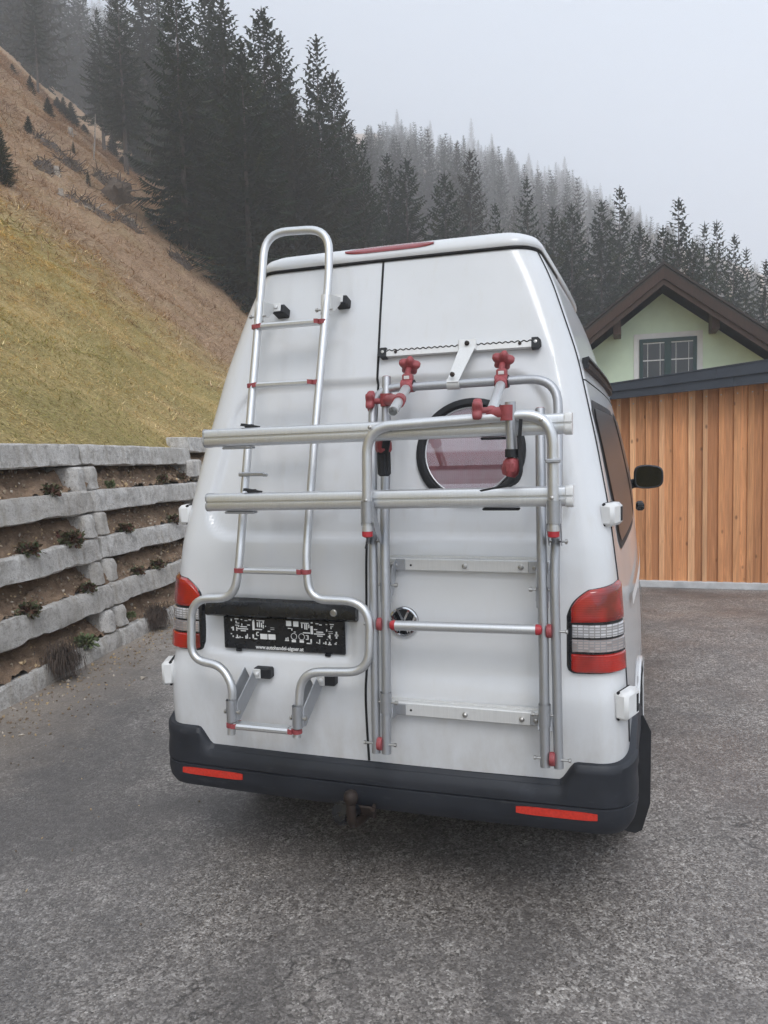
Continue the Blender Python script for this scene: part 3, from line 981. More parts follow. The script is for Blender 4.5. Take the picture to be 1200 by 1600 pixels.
# high brake light set into the rear of the roof
def roof_strip(xa, xb, za, zb, name, mat, off):
    V = []
    for x in np.linspace(xa, xb, 25):
        e = 1 - abs((x - (xa + xb) / 2) / ((xb - xa) / 2)) ** 6
        row = []
        for q in np.linspace(0, 1, 5):
            z = za + (zb - za) * (.5 + (q - .5) * (.35 + .65 * e))
            ins = np.interp(z, [2.408, 2.424, 2.442, 2.456, 2.470, 2.482], [-.012, -.008, .008, .035, .09, .19])
            y0 = float(prof(ZTOP)) + .022 * (x / .9) ** 2
            row.append((x, y0 + ins - off * (1 if 0 < q < 1 else .2), z))
        V.append(row)
    mb = MB(); mb.grid(np.array(V), flip=True); return mb.build(name, mat, VAN)
roof_strip(-.17, .185, 2.424, 2.456, 'brake_light', M['brake'], .008)
# shut lines
mb = MB(); sx0 = -.014
mb.tube([(sx0, prof(z) - .0005 + float(press(sx0, z)), z) for z in np.linspace(.555, ZTOP - .006, 90)], .0046, 6)
mb.build('door_gap', M['seam'], VAN)
cum_corner = []
for sg in (-1, 1):
    pts = []
    for z in np.linspace(.66, ZTOP - .006, 80):
        h_ = half_plan(z); j = NREAR - 1 + 10 + 2 * (1 - float(sstep(z, 1.05, 1.75)))
        p = np.array([np.interp(j, np.arange(len(h_)), h_[:, 0]), np.interp(j, np.arange(len(h_)), h_[:, 1])])
        pts.append((sg * p[0], p[1], z))
    mb = MB(); mb.tube(pts, .0040, 6); mb.build('side_door_gap', M['seam'], VAN)
# seam between the steel body and the high roof, along each side
for sg in (-1, 1):
    for zc in (1.90,):
        h_ = half_plan(zc)
        pts = [(sg * p[0], p[1], zc) for p in h_[NREAR + 9:NREAR + 34]]
        mb = MB(); mb.tube(pts, .0028, 6); mb.build('roof_seam', M['seam'], VAN)
# awning rail on each side
for sg in (-1, 1):
    pts = []
    zc = 1.955
    h_ = half_plan(zc)
    for p in h_[NREAR + 12:NREAR + 32]:
        pts.append((sg * (p[0] + .009), p[1] + .02, zc + .012))
    pts = np.array(pts)
    V = []
    sec = [(-.028, -.045), (.028, -.038), (.036, -.015), (.018, -.012), (.020, .012), (.040, .020), (.030, .045), (-.028, .035)]
    for p in pts: V.append([(p[0] + sg * a * .42, p[1], p[2] + b_ * .50) for a, b_ in sec] + [(p[0] + sg * sec[0][0] * .42, p[1], p[2] + sec[0][1] * .50)])
    mb = MB(); mb.grid(np.array(V), flip=(sg > 0)); mb.f.append(tuple(range(8)) if sg > 0 else tuple(range(8))[::-1])
    mb.build('awning_rail', M['black'], VAN, angle=30)
# side windows, mirrored on both sides
def side_patch(sg, ya, yb, za, zb, off, r=.06, name='side_window', mat='glass_side', slant=0.0):
    rows = []
    for q in np.linspace(0, 1, 15):
        z = za + (zb - za) * q
        h_ = half_plan(z); sel = h_[NREAR + 6:]
        e = min(1.0, math.sqrt(max(0, 1 - max(0, abs(q - .5) * 2 - (1 - 2 * r / (zb - za))) ** 2 / (2 * r / (zb - za)) ** 2)))
        row = []
        for s_ in np.linspace(0, 1, 14):
            y = ya + (yb - ya) * s_ + slant * q
            y = (ya + yb) / 2 + slant * q + (y - (ya + yb) / 2 - slant * q) * ((yb - ya) / 2 - r * (1 - e)) / ((yb - ya) / 2)
            x = np.interp(y, sel[:, 1], sel[:, 0]) + off
            row.append((sg * x, y, z))
        rows.append(row)
    mb = MB(); mb.grid(np.array(rows), flip=(sg < 0)); return mb.build(name, M[mat], VAN)
for sg in (-1, 1):
    for (ya, yb) in ((.42, 1.55), (1.75, 2.75), (2.95, 3.62)):
        side_patch(sg, ya - .03, yb + .03, 1.28, 1.83, .003, .07, 'window_rubber', 'black', slant=-.05)
        side_patch(sg, ya, yb, 1.31, 1.80, .007, .06, slant=-.05)
    side_patch(sg, .62, 4.2, .585, .625, .012, .015, 'side_moulding', 'paint2')
    side_patch(sg, .60, 2.3, 1.045, 1.085, .014, .012, 'sliding_door_rail', 'paint2')
    mb = MB(); h_ = half_plan(1.12)
    xx = np.interp(2.55, h_[NREAR + 6:NREAR + 38, 1], h_[NREAR + 6:NREAR + 38, 0])
    mb.box((sg * (xx + .028), 2.55, 1.28), (.05, .17, .05), bev=.012); mb.build('door_handle', M['black_gloss'], VAN)
# front windscreen
mb = MB(); rows = []
for z in np.linspace(1.14, 1.84, 12):
    h_ = half_plan(z)[-8:]
    full = np.concatenate([h_[::-1] * np.array([-1, 1]), h_[1:]])
    rows.append([(p[0], p[1] + .006, z) for p in full])
mb.grid(np.array(rows)); mb.build('windscreen', M['glass_dark'], VAN)
# door mirrors
for sg in (-1, 1):
    c = np.array([sg * 1.0, 3.35, 1.425])
    rows = []
    for (yo, sc) in ((-.055, .86), (-.060, .93), (-.045, 1.0), (.0, 1.02), (.05, .9), (.085, .62), (.10, .25)):
        ring = []
        for k in range(28):
            a = 2 * math.pi * k / 28
            ex = abs(math.cos(a)) ** .55 * math.copysign(1, math.cos(a)); ez = abs(math.sin(a)) ** .55 * math.copysign(1, math.sin(a))
            hx = .100; hz = .086 if ez > 0 else .082
            x = ex * hx * sc; z = ez * hz * sc * (1 - .12 * (ex * 1.0 > 0) * ex)
            ring.append((c[0] + sg * x, c[1] + yo, c[2] + z))
        rows.append(ring + [ring[0]])
    mb = MB(); mb.grid(np.array(rows), flip=(sg < 0)); n_ = 29
    mb.f.append(tuple((len(rows) - 1) * n_ + k for k in range(28)))
    hs_ = mb.build('wing_mirror', M['black'], VAN, angle=60)
    mb = MB(); mb.add([np.array(p) + np.array([0, .004, 0]) for p in rows[0][:28]], [tuple(range(28)) if sg < 0 else tuple(range(28))[::-1]]); mb.build('mirror_glass', M['mirror'] if 'mirror' in M else M['glass_dark'], hs_)
    mb = MB(); mb.tube(fillet([(sg * .84, 3.44, 1.34), (sg * .88, 3.40, 1.375), (sg * .95, 3.38, 1.385)], .03), [.03] * 2 + [.034] * 5 + [.036] * 2, 10); mb.build('mirror_arm', M['black'], hs_)
# ---- rear lamps
def u_of_x(x, z):
    h_ = half_plan(z); seg = np.linalg.norm(np.diff(h_, axis=0), axis=1); cum = np.concatenate([[0], np.cumsum(seg)])
    k = np.argmax(h_[:, 0] >= x - 1e-9); return float(np.interp(x, h_[:k + 1, 0], cum[:k + 1]))
LU0, LU1 = .688, .912
def lamp_top(u):
    t = max(0.0, (u - LU0) / (LU1 - LU0))
    return 1.118 + .088 * min(1, (t / .30)) ** .6 * .75 + .028 * t
def lamp_patch(sg, za, zb, ua, ub, off, name, mat, parent, rim=False, ztop=None, rnd=.03, dome=.006):
    rows = []; nu, nz = 26, 18
    for i in range(nu + 1):
        a = i / nu; u = ua + (ub - ua) * a
        lo = za
        hi = zb if ztop is None else ztop(u)
        e0 = max(0, 1 - (u - ua) / rnd); e1 = max(0, 1 - (ub - u) / rnd)
        if ztop is not None or rim: hi = hi - rnd * .6 * (1 - math.sqrt(max(0, 1 - e0 * e0)))
        if rim or za < .92: lo = lo + rnd * (1 - math.sqrt(max(0, 1 - e0 * e0))) + rnd * .8 * (1 - math.sqrt(max(0, 1 - e1 * e1)))
        row = []
        for j in range(nz + 1):
            q = j / nz; z = lo + (hi - lo) * q
            edge = min(min(i, nu - i) / 2.0, min(j, nz - j) / 2.0, 1.0)
            p, n = surf(sg * u, z, off + dome * edge - (.010 if edge == 0 else 0), pressed=False)
            row.append(p)
        rows.append(row)
    mb = MB(); mb.grid(np.array(rows), flip=(sg < 0)); return mb.build(name, M[mat], parent)
for sg in (-1, 1):
    lp = lamp_patch(sg, .908, 0, LU0 - .008, LU1 + .006, .004, 'tail_lamp', 'black_gloss', VAN, rim=True, ztop=lambda u: lamp_top(u) + .009, rnd=.035)
    tag(lp, 'red and clear tail lamp on the %s' % ('right' if sg > 0 else 'left'))
    lamp_patch(sg, .918, .984, LU0 + .004, LU1 - .002, .010, 'red_lens', 'lens_red', lp, rnd=.026)
    lamp_patch(sg, .986, 1.032, LU0 + .006, LU1 - .002, .010, 'clear_lens', 'lens_smoke', lp, rnd=.001)
    lamp_patch(sg, 1.034, 1.080, LU0 + .006, LU1 - .002, .010, 'clear_lens', 'lens_clear', lp, rnd=.001)
    lamp_patch(sg, 1.082, 0, LU0 + .004, LU1 - .002, .010, 'red_lens', 'lens_red', lp, ztop=lambda u: lamp_top(u), rnd=.03)
# ---- hinges wrapping the corners
for sg in (-1, 1):
    for (zc, hh, du) in ((1.432, .078, .015), (.812, .096, .0)):
        h_ = half_plan(zc); seg = np.linalg.norm(np.diff(h_, axis=0), axis=1); cum = np.concatenate([[0], np.cumsum(seg)])
        u = cum[NREAR - 1 + 9] + du
        p, n = surf(sg * u, zc, .0, False)
        t = np.array([n[1] * -1, n[0], 0]) * 1.0
        Rm = np.stack([t, n, [0, 0, 1]], 1)
        mb = MB(); mb.box(p + n * .012, (.105, .050, hh), Rm, bev=.012); hg = mb.build('hinge', M['paint2'], VAN, angle=40)
        tt = t if (t @ np.array([sg * .3, 1, 0])) > 0 else -t
        mb = MB(); mb.box(p + n * .036 + tt * .028, (.014, .006, hh * .62), Rm); mb.build('hinge_slot', M['black'], hg)
        mb = MB(); mb.box(p + n * .002, (.098, .012, hh + .002), Rm, bev=.004); mb.build('hinge_gasket', M['seam'], hg)
# ---- number plate panel
def plate_y(z): return float(prof(z)) + .010
mb = MB()
rows = []
for x in np.linspace(-.652, -.045, 30):
    e = 1 - max(0, (abs(x + .3485) - .2985) / .005) if abs(x + .3485) > .2985 else 1
    rows.append([(x, plate_y(1.06) + .004, 1.064 ), (x, plate_y(1.06) - .030, 1.060), (x, plate_y(1.06) - .042, 1.068), (x, plate_y(1.09) - .043, 1.095), (x, plate_y(1.12) - .034, 1.118), (x, plate_y(1.12) + .006, 1.126)])
mb.grid(np.array(rows), flip=True)
n_ = 6; mb.f.append(tuple(range(n_))); mb.f.append(tuple(29 * n_ + k for k in range(n_))[::-1])
grip = mb.build('number_plate_light_bar', M['black_gloss'], VAN, angle=50)
lk = at_p(521, 958, .035)
mb = MB(); mb.lathe([(.013, .0), (.013, .006), (.010, .008), (.010, .004), (0, .004)], (lk[0], plate_y(1.09) - .041, lk[2]), (0, -1, 0), 16); mb.build('lock', M['steel'], grip)
PX0, PX1, PZ0, PZ1 = -.592, -.098, .932, 1.058
PYF = plate_y(.99) - .012
mb = MB(); mb.box(((PX0 + PX1) / 2, PYF + .005, (PZ0 + PZ1) / 2), (PX1 - PX0, .010, PZ1 - PZ0), bev=.004)
mb.box((PX0 + .06, PYF + .005, PZ0 - .004), (.02, .008, .010)); mb.box((PX1 - .07, PYF + .005, PZ0 - .004), (.02, .008, .010))
holder = mb.build('plate_holder', M['black_gloss'], VAN, smooth=False)
# punched openings of the holder (pale bodywork showing through), given in plate fractions
HO = []
def H_(x, y, w_, h_): HO.append((x, y, w_, h_))
# measured in a 1000 x 300 field
for a in ((45, 20, 10, 25), (80, 12, 34, 12), (135, 18, 14, 10), (170, 28, 24, 10), (205, 16, 24, 12), (88, 40, 10, 28), (95, 62, 26, 8), (85, 86, 30, 10), (110, 88, 9, 22), (190, 78, 26, 10), (140, 70, 8, 22),
          (130, 100, 58, 11), (110, 124, 88, 11), (132, 146, 46, 11), (243, 22, 12, 14), (238, 38, 19, 100), (275, 22, 70, 10), (330, 30, 10, 28), (278, 48, 10, 52), (296, 36, 9, 66), (314, 50, 10, 52), (330, 72, 8, 40),
          (262, 122, 60, 11), (350, 82, 8, 10), (58, 108, 12, 46), (46, 116, 12, 14), (92, 110, 9, 46), (102, 122, 10, 12), (40, 186, 12, 12), (56, 212, 10, 18), (84, 228, 30, 12), (94, 200, 10, 30), (118, 214, 9, 24),
          (136, 226, 14, 8), (172, 206, 10, 36), (186, 186, 8, 52), (206, 226, 8, 12), (236, 188, 12, 54), (236, 230, 40, 12), (268, 156, 24, 9), (268, 156, 9, 46), (268, 194, 22, 9), (305, 176, 62, 60), (376, 176, 62, 60),
          (396, 100, 34, 3), (396, 120, 34, 3), (372, 138, 22, 10)):
    H_(*a)
for a in ((535, 14, 44, 58), (596, 16, 44, 58), (548, 94, 40, 8), (578, 94, 9, 26), (598, 132, 16, 8), (660, 26, 68, 10), (664, 40, 10, 46), (690, 40, 10, 60), (706, 36, 9, 66), (724, 44, 9, 40), (742, 60, 20, 90), (746, 16, 16, 14),
          (676, 134, 62, 11), (786, 26, 24, 10), (816, 36, 22, 12), (870, 30, 14, 10), (905, 26, 34, 12), (910, 50, 22, 9), (910, 50, 9, 32), (770, 92, 28, 10), (790, 118, 58, 11), (770, 140, 92, 11), (796, 162, 46, 11), (874, 86, 8, 26),
          (892, 110, 36, 4), (892, 130, 36, 4), (896, 146, 12, 44), (886, 162, 12, 14), (952, 110, 12, 76), (944, 140, 28, 20), (700, 164, 22, 9), (714, 164, 9, 52), (700, 208, 22, 9), (738, 206, 12, 54), (706, 250, 44, 12),
          (520, 232, 34, 10), (526, 206, 8, 30), (542, 200, 8, 34), (578, 226, 36, 26), (646, 226, 36, 26), (788, 236, 8, 12), (812, 204, 8, 52), (800, 244, 20, 8), (846, 238, 10, 14), (862, 224, 10, 34), (884, 250, 30, 12), (894, 226, 11, 30),
          (940, 240, 16, 12), (950, 226, 8, 10), (876, 196, 6, 8), (906, 200, 8, 6)):
    H_(*a)
mb = MB()
for (x, y, w_, h_) in HO:
    xa = PX0 + .012 + (PX1 - PX0 - .024) * x / 1000; xb = PX0 + .012 + (PX1 - PX0 - .024) * (x + w_) / 1000
    zt = PZ1 - .004 - .100 * y / 300; zb = PZ1 - .004 - .100 * (y + h_) / 300
    mb.box(((xa + xb) / 2, PYF - .0002, (zt + zb) / 2), (xb - xa, .0016, zt - zb))
for cx_ in (598, 664):
    ring = []
    for k in range(20):
        a = 2 * math.pi * k / 20
        ring.append((PX0 + .012 + (PX1 - PX0 - .024) * cx_ / 1000 + .0115 * math.cos(a), PYF - .0006, PZ1 - .004 - .1 * 186 / 300 + .0115 * math.sin(a)))
    mb.tube(ring, .0010, 5, closed=True)
tag(mb.build('punched_opening', M['paint2'], holder, smooth=False), kind='stuff')
tc_ = bpy.data.curves.new('plate_lettering', 'FONT')
tc_.body = 'www.autohandel-aigner.at'; tc_.size = .0205; tc_.align_x = 'CENTER'; tc_.extrude = .0004; tc_.offset = .0005
to = bpy.data.objects.new('plate_lettering', tc_); link(to); to.parent = holder
tcx = (at_p(393, 1014, .01)[0] + at_p(478, 1019, .01)[0]) / 2
to.location = Vector((tcx, PYF - .0012, PZ0 + .006)) - Vector(world_loc(holder)); to.rotation_euler = (math.pi / 2, 0, 0)
to.scale = (.90, 1, 1)
tc_.materials.append(M['paint2'])
bpy.context.view_layer.update()
_dg = bpy.context.evaluated_depsgraph_get()
_tm = bpy.data.meshes.new_from_object(to.evaluated_get(_dg))
_tl = bpy.data.objects.new('plate_lettering', _tm); link(_tl); _tl.parent = holder
_tl.location = to.location; _tl.rotation_euler = to.rotation_euler; _tl.scale = to.scale
bpy.data.objects.remove(to); _tl.name = 'plate_lettering'
_tl['kind'] = 'stuff'
# ---- round maker's badge: two stacked letters in a ring
bc = np.array([.127, 0, 1.067]); bc[1] = float(prof(1.067)) - .004
BR = .052
mb = MB(); mb.lathe([(BR, 0), (BR, .006), (BR * .92, .008), (0, .008)], bc + np.array([0, .004, 0]), (0, -1, 0), 40)
badge = mb.build('badge', M['black_gloss'], VAN)
mb = MB()
ring = [(bc[0] + BR * .93 * math.cos(a), bc[1] - .006, bc[2] + BR * .93 * math.sin(a)) for a in np.linspace(0, 2 * math.pi, 41)[:-1]]
mb.tube(ring, .0052, 8, closed=True)
def stroke(pts, wd):
    for (a, b_) in zip(pts[:-1], pts[1:]):
        a = np.array(a); b_ = np.array(b_); d = (b_ - a) / np.linalg.norm(b_ - a); n = np.array([-d[1], d[0]]) * wd / 2
        a2 = a - d * wd * .25; b2 = b_ + d * wd * .25
        P = [(bc[0] + q[0] * BR, bc[1] - .005, bc[2] + q[1] * BR) for q in (a2 - n, b2 - n, b2 + n, a2 + n)]
        mb.prism(P, (0, -.006, 0))
stroke([(-.40, .80), (0.0, .02)], .15); stroke([(.40, .80), (.0, .02)], .15)
stroke([(-.80, .36), (-.37, -.76)], .15); stroke([(-.37, -.76), (0, -.06)], .15); stroke([(0, -.06), (.37, -.76)], .15); stroke([(.37, -.76), (.80, .36)], .15)
mb.build('emblem', M['chrome'], badge, smooth=True, angle=30)
# ---- porthole
PC = np.array([.345, float(prof(1.655)) + .014, 1.655]); PR = .196
tl = (float(prof(1.80)) - float(prof(1.50))) / .30
pn = np.array([0, -1, tl]); pn /= np.linalg.norm(pn)
pu = np.array([1.0, 0, 0]); pv = np.cross(pn, pu) * -1
if pv[2] < 0: pv = -pv
def disc(r, off, n=48): return [PC + pn * off + r * (math.cos(2 * math.pi * k / n) * pu + math.sin(2 * math.pi * k / n) * pv) for k in range(n)]
mb = MB(); mb.lathe([(PR, -.004), (PR, .010), (PR - .006, .017), (PR - .024, .019), (PR - .030, .010), (PR - .034, .006)], PC, pn, 56)
mb.f = [f for f in mb.f if len(f) == 4]
pw = mb.build('porthole', M['black'], VAN, angle=50)
mb = MB(); mb.add(disc(PR - .030, .004), [tuple(range(48))]); mb.build('curtain', M['curtain'], pw)
mb = MB(); mb.add(disc(PR - .032, .010), [tuple(range(48))]); mb.build('pane', M['pane'], pw)
mb = MB(); mb.tube([p for p in disc(PR - .036, .011)], .0025, 6, closed=True); mb.build('trim_ring', M['alu'], pw)
# ---- rear bumper
def bplan(s):
    """bumper plan path: s in [-1,1]; returns xy and outward normal"""
    h_ = half_plan(.50, True)
    seg = np.linalg.norm(np.diff(h_, axis=0), axis=1); cum = np.concatenate([[0], np.cumsum(seg)])
    a = abs(s) * 1.30
    x = np.interp(a, cum, h_[:, 0]); y = np.interp(a, cum, h_[:, 1]); e = .05
    tx = np.interp(a + e, cum, h_[:, 0]) - np.interp(max(0, a - e), cum, h_[:, 0]); ty = np.interp(a + e, cum, h_[:, 1]) - np.interp(max(0, a - e), cum, h_[:, 1])
    n = np.array([ty, -tx]); n /= np.linalg.norm(n)
    if a < e: n = np.array([0, -1.0])
    sg = 1 if s >= 0 else -1
    return np.array([sg * x, y]), np.array([sg * n[0], n[1]])
def bsec(s):
    a = abs(s) * 1.30
    up = float(sstep(a, .655, .715)); side = float(sstep(a, .82, 1.15))
    zt = .553 + .066 * up + .06 * side
    zl = .375 + .20 * float(sstep(a, .86, 1.15))
    k = 1 - .45 * side
    o = np.array([-.03, .002, .010, .018, .021, .033, .038, .038, .031, .036, .038, .033, .018, -.01]) * k
    z = np.array([zt, zt, zt - .004, zt - .018, .535 + .05 * up, .515 + .04 * up, .495 + .02 * up, .478, .4715, .468, .435 + (zl - .375) * .6, .405 + (zl - .375) * .85, zl + .006, zl])
    z = np.minimum.accumulate(np.maximum(z, zl))
    o[3:5] += .0; o[1:5] += up * np.array([.010, .014, .016, .014])
    return o, z
ss_ = np.concatenate([np.linspace(-1, -.45, 60), np.linspace(-.44, .44, 60), np.linspace(.45, 1, 60)])
rows = []
for s in ss_:
    p, n = bplan(s); o, z = bsec(s)
    rows.append([(p[0] + n[0] * oo, p[1] + n[1] * oo, zz) for oo, zz in zip(o, z)])
mb = MB(); mb.grid(np.array(rows), flip=True)
nsec = len(rows[0]); mb.f.append(tuple(range(nsec))); mb.f.append(tuple((len(rows) - 1) * nsec + k for k in range(nsec))[::-1])
bmp = mb.build('rear_bumper', M['bumper'], VAN, angle=32)
for sg in (-1, 1):
    rows = []
    for a in np.linspace(.515, .775, 16):
        p, n = bplan(sg * a / 1.30); o, z = bsec(sg * a / 1.30)
        e = (a - .645) / .13
        zc = .448 - .006 * (a - .5)
        hz = .0135 * (1 - .25 * max(0, abs(e)) ** 6)
        row = []
        for q, of in ((-1, -.003), (-.95, .004), (.95, .004), (1, -.003)):
            zz = zc + hz * q
            oo = np.interp(-zz, -z, o) + of
            row.append((p[0] + n[0] * oo, p[1] + n[1] * oo, zz))
        rows.append(row)
    mb = MB(); mb.grid(np.array(rows), flip=(sg < 0)); mb.f.append((0, 1, 2, 3)); mb.build('reflector', M['reflector'], bmp, angle=25)
# ---- tow hitch
tb = at_y(548, 1246, -.10)
mb = MB()
mb.lathe([(0, -.027), (.012, -.0255), (.021, -.018), (.026, -.004), (.025, .008), (.020, .018), (.010, .025), (0, .0265)], tb, (0, 0, 1), 20)
mb.tube(fillet([tb + np.array([0, 0, -.02]), tb + np.array([0, .0, -.10]), tb + np.array([0, .14, -.14]), tb + np.array([0, .30, -.10])], .06), .017, 12)
mb.box(tb + np.array([.0, .12, -.105]), (.10, .012, .04), bev=.004)
hitch = mb.build('tow_ball', M['tow'], VAN)
mb = MB(); mb.lathe([(.030, -.05), (.033, -.02), (.033, .02), (.026, .035), (0, .036)], tb + np.array([-.045, .06, -.095]), (-.3, -.9, .1), 18)
mb.lathe([(.034, .0), (.034, .008), (0, .010)], tb + np.array([-.052, .035, -.072]), (-.3, -.8, .5), 18); mb.build('trailer_socket', M['black_gloss'], hitch)
mb = MB(); mb.box(tb + np.array([.052, .09, -.085]), (.010, .02, .05), bev=.003); mb.lathe([(.008, 0), (.008, .016), (0, .018)], tb + np.array([.056, .078, -.068]), (0, -1, 0), 12); mb.build('locking_pin', M['tow'], hitch)
# ---- wheels, arches, mud flaps, floor
for wi, (wy, sg) in enumerate(WHEELS):
    c = np.array([sg * .80, wy, .335])
    mb = MB(); mb.lathe([(.20, -.10), (.29, -.108), (.322, -.095), (.335, -.06), (.335, .06), (.322, .095), (.29, .108), (.20, .10)], c, (sg, 0, 0), 40)
    wh = mb.build('wheel', M['black'], VAN)
    mb = MB(); mb.lathe([(.205, .095), (.19, .075), (.17, .05), (.08, .07), (.06, .085), (0, .088)], c, (sg, 0, 0), 32); mb.build('rim', M['alu_grey'], wh)
    arc = [(sg * (np.interp(min(max(wy + .385 * math.cos(a), .3), 4.4), half_plan(.7)[NREAR + 9:NREAR + 37, 1], half_plan(.7)[NREAR + 9:NREAR + 37, 0]) + .004), wy + .385 * math.cos(a), .34 + .385 * math.sin(a)) for a in np.linspace(-.05, math.pi + .05, 30)]
    mb = MB(); mb.tube(arc, .010, 8); mb.build('wheel_arch', M['paint'], VAN)
    mb = MB(); rows = []
    for a in np.linspace(-.1, math.pi + .1, 24):
        rows.append([(sg * .93, wy + .39 * math.cos(a), .34 + .39 * math.sin(a)), (sg * .55, wy + .39 * math.cos(a), .34 + .39 * math.sin(a))])
    mb.grid(np.array(rows)); mb.build('wheel_housing', M['seam'], VAN)
    if wy < 2:
        mb = MB()
        yb = .50
        P = [(sg * .73, yb, .20), (sg * .90, yb, .175), (sg * .925, yb, .19), (sg * .955, yb, .30), (sg * .958, yb, .58), (sg * .93, yb, .64), (sg * .73, yb, .64)]
        mb.prism(P if sg < 0 else P[::-1], (0, .012, 0)); mb.build('mud_flap', M['black'], VAN, smooth=False)
mb = MB(); mb.box((0, 2.62, .345), (1.42, 4.0, .19)); mb.box((0, 0.45, .42), (1.42, .5, .04)); mb.box((0, 2.6, .22), (.5, 3.3, .06)); mb.build('underbody', M['seam'], VAN, smooth=False)  # dark boxes set low to stop light leaking under the van
for sg in (-1, 1):
    mb = MB(); mb.box((sg * .84, 2.44, .36), (.16, 2.14, .18), bev=.03); mb.build('side_sill', M['bumper'], VAN)  # sills added low and dark to block side light from the ground beneath
mb = MB(); mb.lathe([(.10, -.35), (.12, -.30), (.12, .30), (.10, .35)], (.25, .55, .30), (1, 0, 0), 20); mb.build('silencer', M['tow'], VAN)

# ================================================================== LADDER
_lb = at_p(415, 1140, .12)
LAD = empty('rear_ladder', tuple(_lb), 'tall aluminium ladder with red rung clips on the left rear door', 'ladder')
LO = .12
lpts = [(362, 1147), (363, 1085), (352, 1048), (322, 1035), (300, 1008), (299, 965), (318, 938), (350, 930), (373, 898), (385, 720), (404, 470), (409, 375), (440, 368), (505, 357), (516, 400), (501, 540), (486, 720), (476, 892), (498, 928), (545, 938), (579, 965), (578, 1020), (560, 1046), (500, 1050), (470, 1066), (464, 1152)]
def lad(px, py):
    o = LO
    if py < 520: o = .125
    return at_p(px, py, o)
P = [at_p(*p, LO) for p in ((362, 1147), (363, 1068), (345, 1040), (299, 1030), (299, 936), (366, 934), (374, 880), (388, 690), (409, 440), (414, 364), (514, 357), (514, 430), (491, 690), (478, 880), (484, 936), (579, 940), (576, 1050), (470, 1050), (464, 1152))]
# keep the wide loop in the plane of the lower doors
fr = [.05, .05, .04, .075, .075, .075, .06, .5, .06, .105, .105, .06, .5, .06, .10, .10, .075, .075, .05]
tube_l = fillet(P, fr, 9)
mb = MB(); mb.tube(tube_l, .0155, 14); mb.build('ladder_tube', M['alu'], LAD, angle=60)
def rung(pa, pb, hgt=.020):
    a = np.array(pa, float); b = np.array(pb, float)
    zc = (a[2] + b[2]) / 2; yc = (a[1] + b[1]) / 2
    a = np.array([a[0], yc, zc]); b = np.array([b[0], yc, zc])
    mb = MB(); mb.box((a + b) / 2, (b[0] - a[0] - .02, .046, hgt), bev=.006)
    for k in (-.012, 0, .012): mb.box((a + b) / 2 + np.array([0, k, hgt / 2 + .0004]), (b[0] - a[0] - .03, .004, .0016))
    ru = mb.build('rung', M['alu_white'] if False else M['alu'], LAD, angle=30)
    for q, sg in ((a, 1), (b, -1)):
        mb = MB(); mb.tube([q + np.array([0, 0, -.008]), q + np.array([0, 0, .008])], .0195, 14)
        mb.prism([q + np.array([sg * .010, -.024, -.0075]), q + np.array([sg * .026, -.0245, -.006]), q + np.array([sg * .034, .0, -.006]), q + np.array([sg * .026, .0245, -.006]), q + np.array([sg * .010, .024, -.0075])], (0, 0, .016))
        mb.build('rung_clip', M['red_plastic'], ru, angle=35)
for (la, lb_) in (((401, 511), (504, 503)), ((394, 603), (494, 597)), ((388, 684), (489, 677)), ((380, 787), (482, 783)), ((374, 890), (478, 894)), ((362, 1132), (464, 1142))):
    rung(at_p(*la, LO), at_p(*lb_, LO))
# upper stand-off brackets
for (px, py, bx, by) in ((404, 487, 438, 487), (508, 476, 534, 473)):
    t0 = at_p(px, py, LO); b0 = at_p(bx, by, .02)
    mb = MB(); c0 = t0
    mb.tube([t0 + np.array([0, 0.0, -.035]), t0 + np.array([0, .012, .035])], .0185, 14, cap=False)
    arc = [t0 + np.array([.018, 0, -.02])] + [t0 + np.array([.018 + .002 * k, .035 + .05 * math.sin(k / 8 * math.pi / 2), -.02 + .055 * k / 8]) for k in range(9)] + [t0 + np.array([.018, 0, .036])]
    mb.prism(arc, (.004, 0, 0))
    br = mb.build('stand_off_bracket', M['alu_white'], LAD, angle=40)
    rn = np.array([0, -1, .27]); rn /= np.linalg.norm(rn)
    Rm = np.stack([[1, 0, 0], rn, np.cross([1, 0, 0], rn)], 1)
    mb = MB(); mb.box(b0 - rn * .004 + np.array([.004, 0, 0]), (.052, .062, .036), Rm, bev=.004); mb.build('rubber_block', M['black'], br, smooth=False)
    mb = MB(); mb.box(b0 + rn * .030 + np.array([-.006, 0, .004]), (.044, .005, .034), Rm, bev=.002); mb.lathe([(.008, 0), (.008, .007), (0, .009)], b0 + rn * .032 + np.array([-.002, 0, .005]), rn, 8); mb.build('bolt_plate', M['alu_white'], br, angle=30)
    mb = MB(); mb.lathe([(.004, -.03), (.004, .03), (.0075, .03), (.0075, .038), (0, .039)], t0 + np.array([0, 0, -.018]), (-1, 0, 0), 8); mb.build('bolt', M['steel'], br)
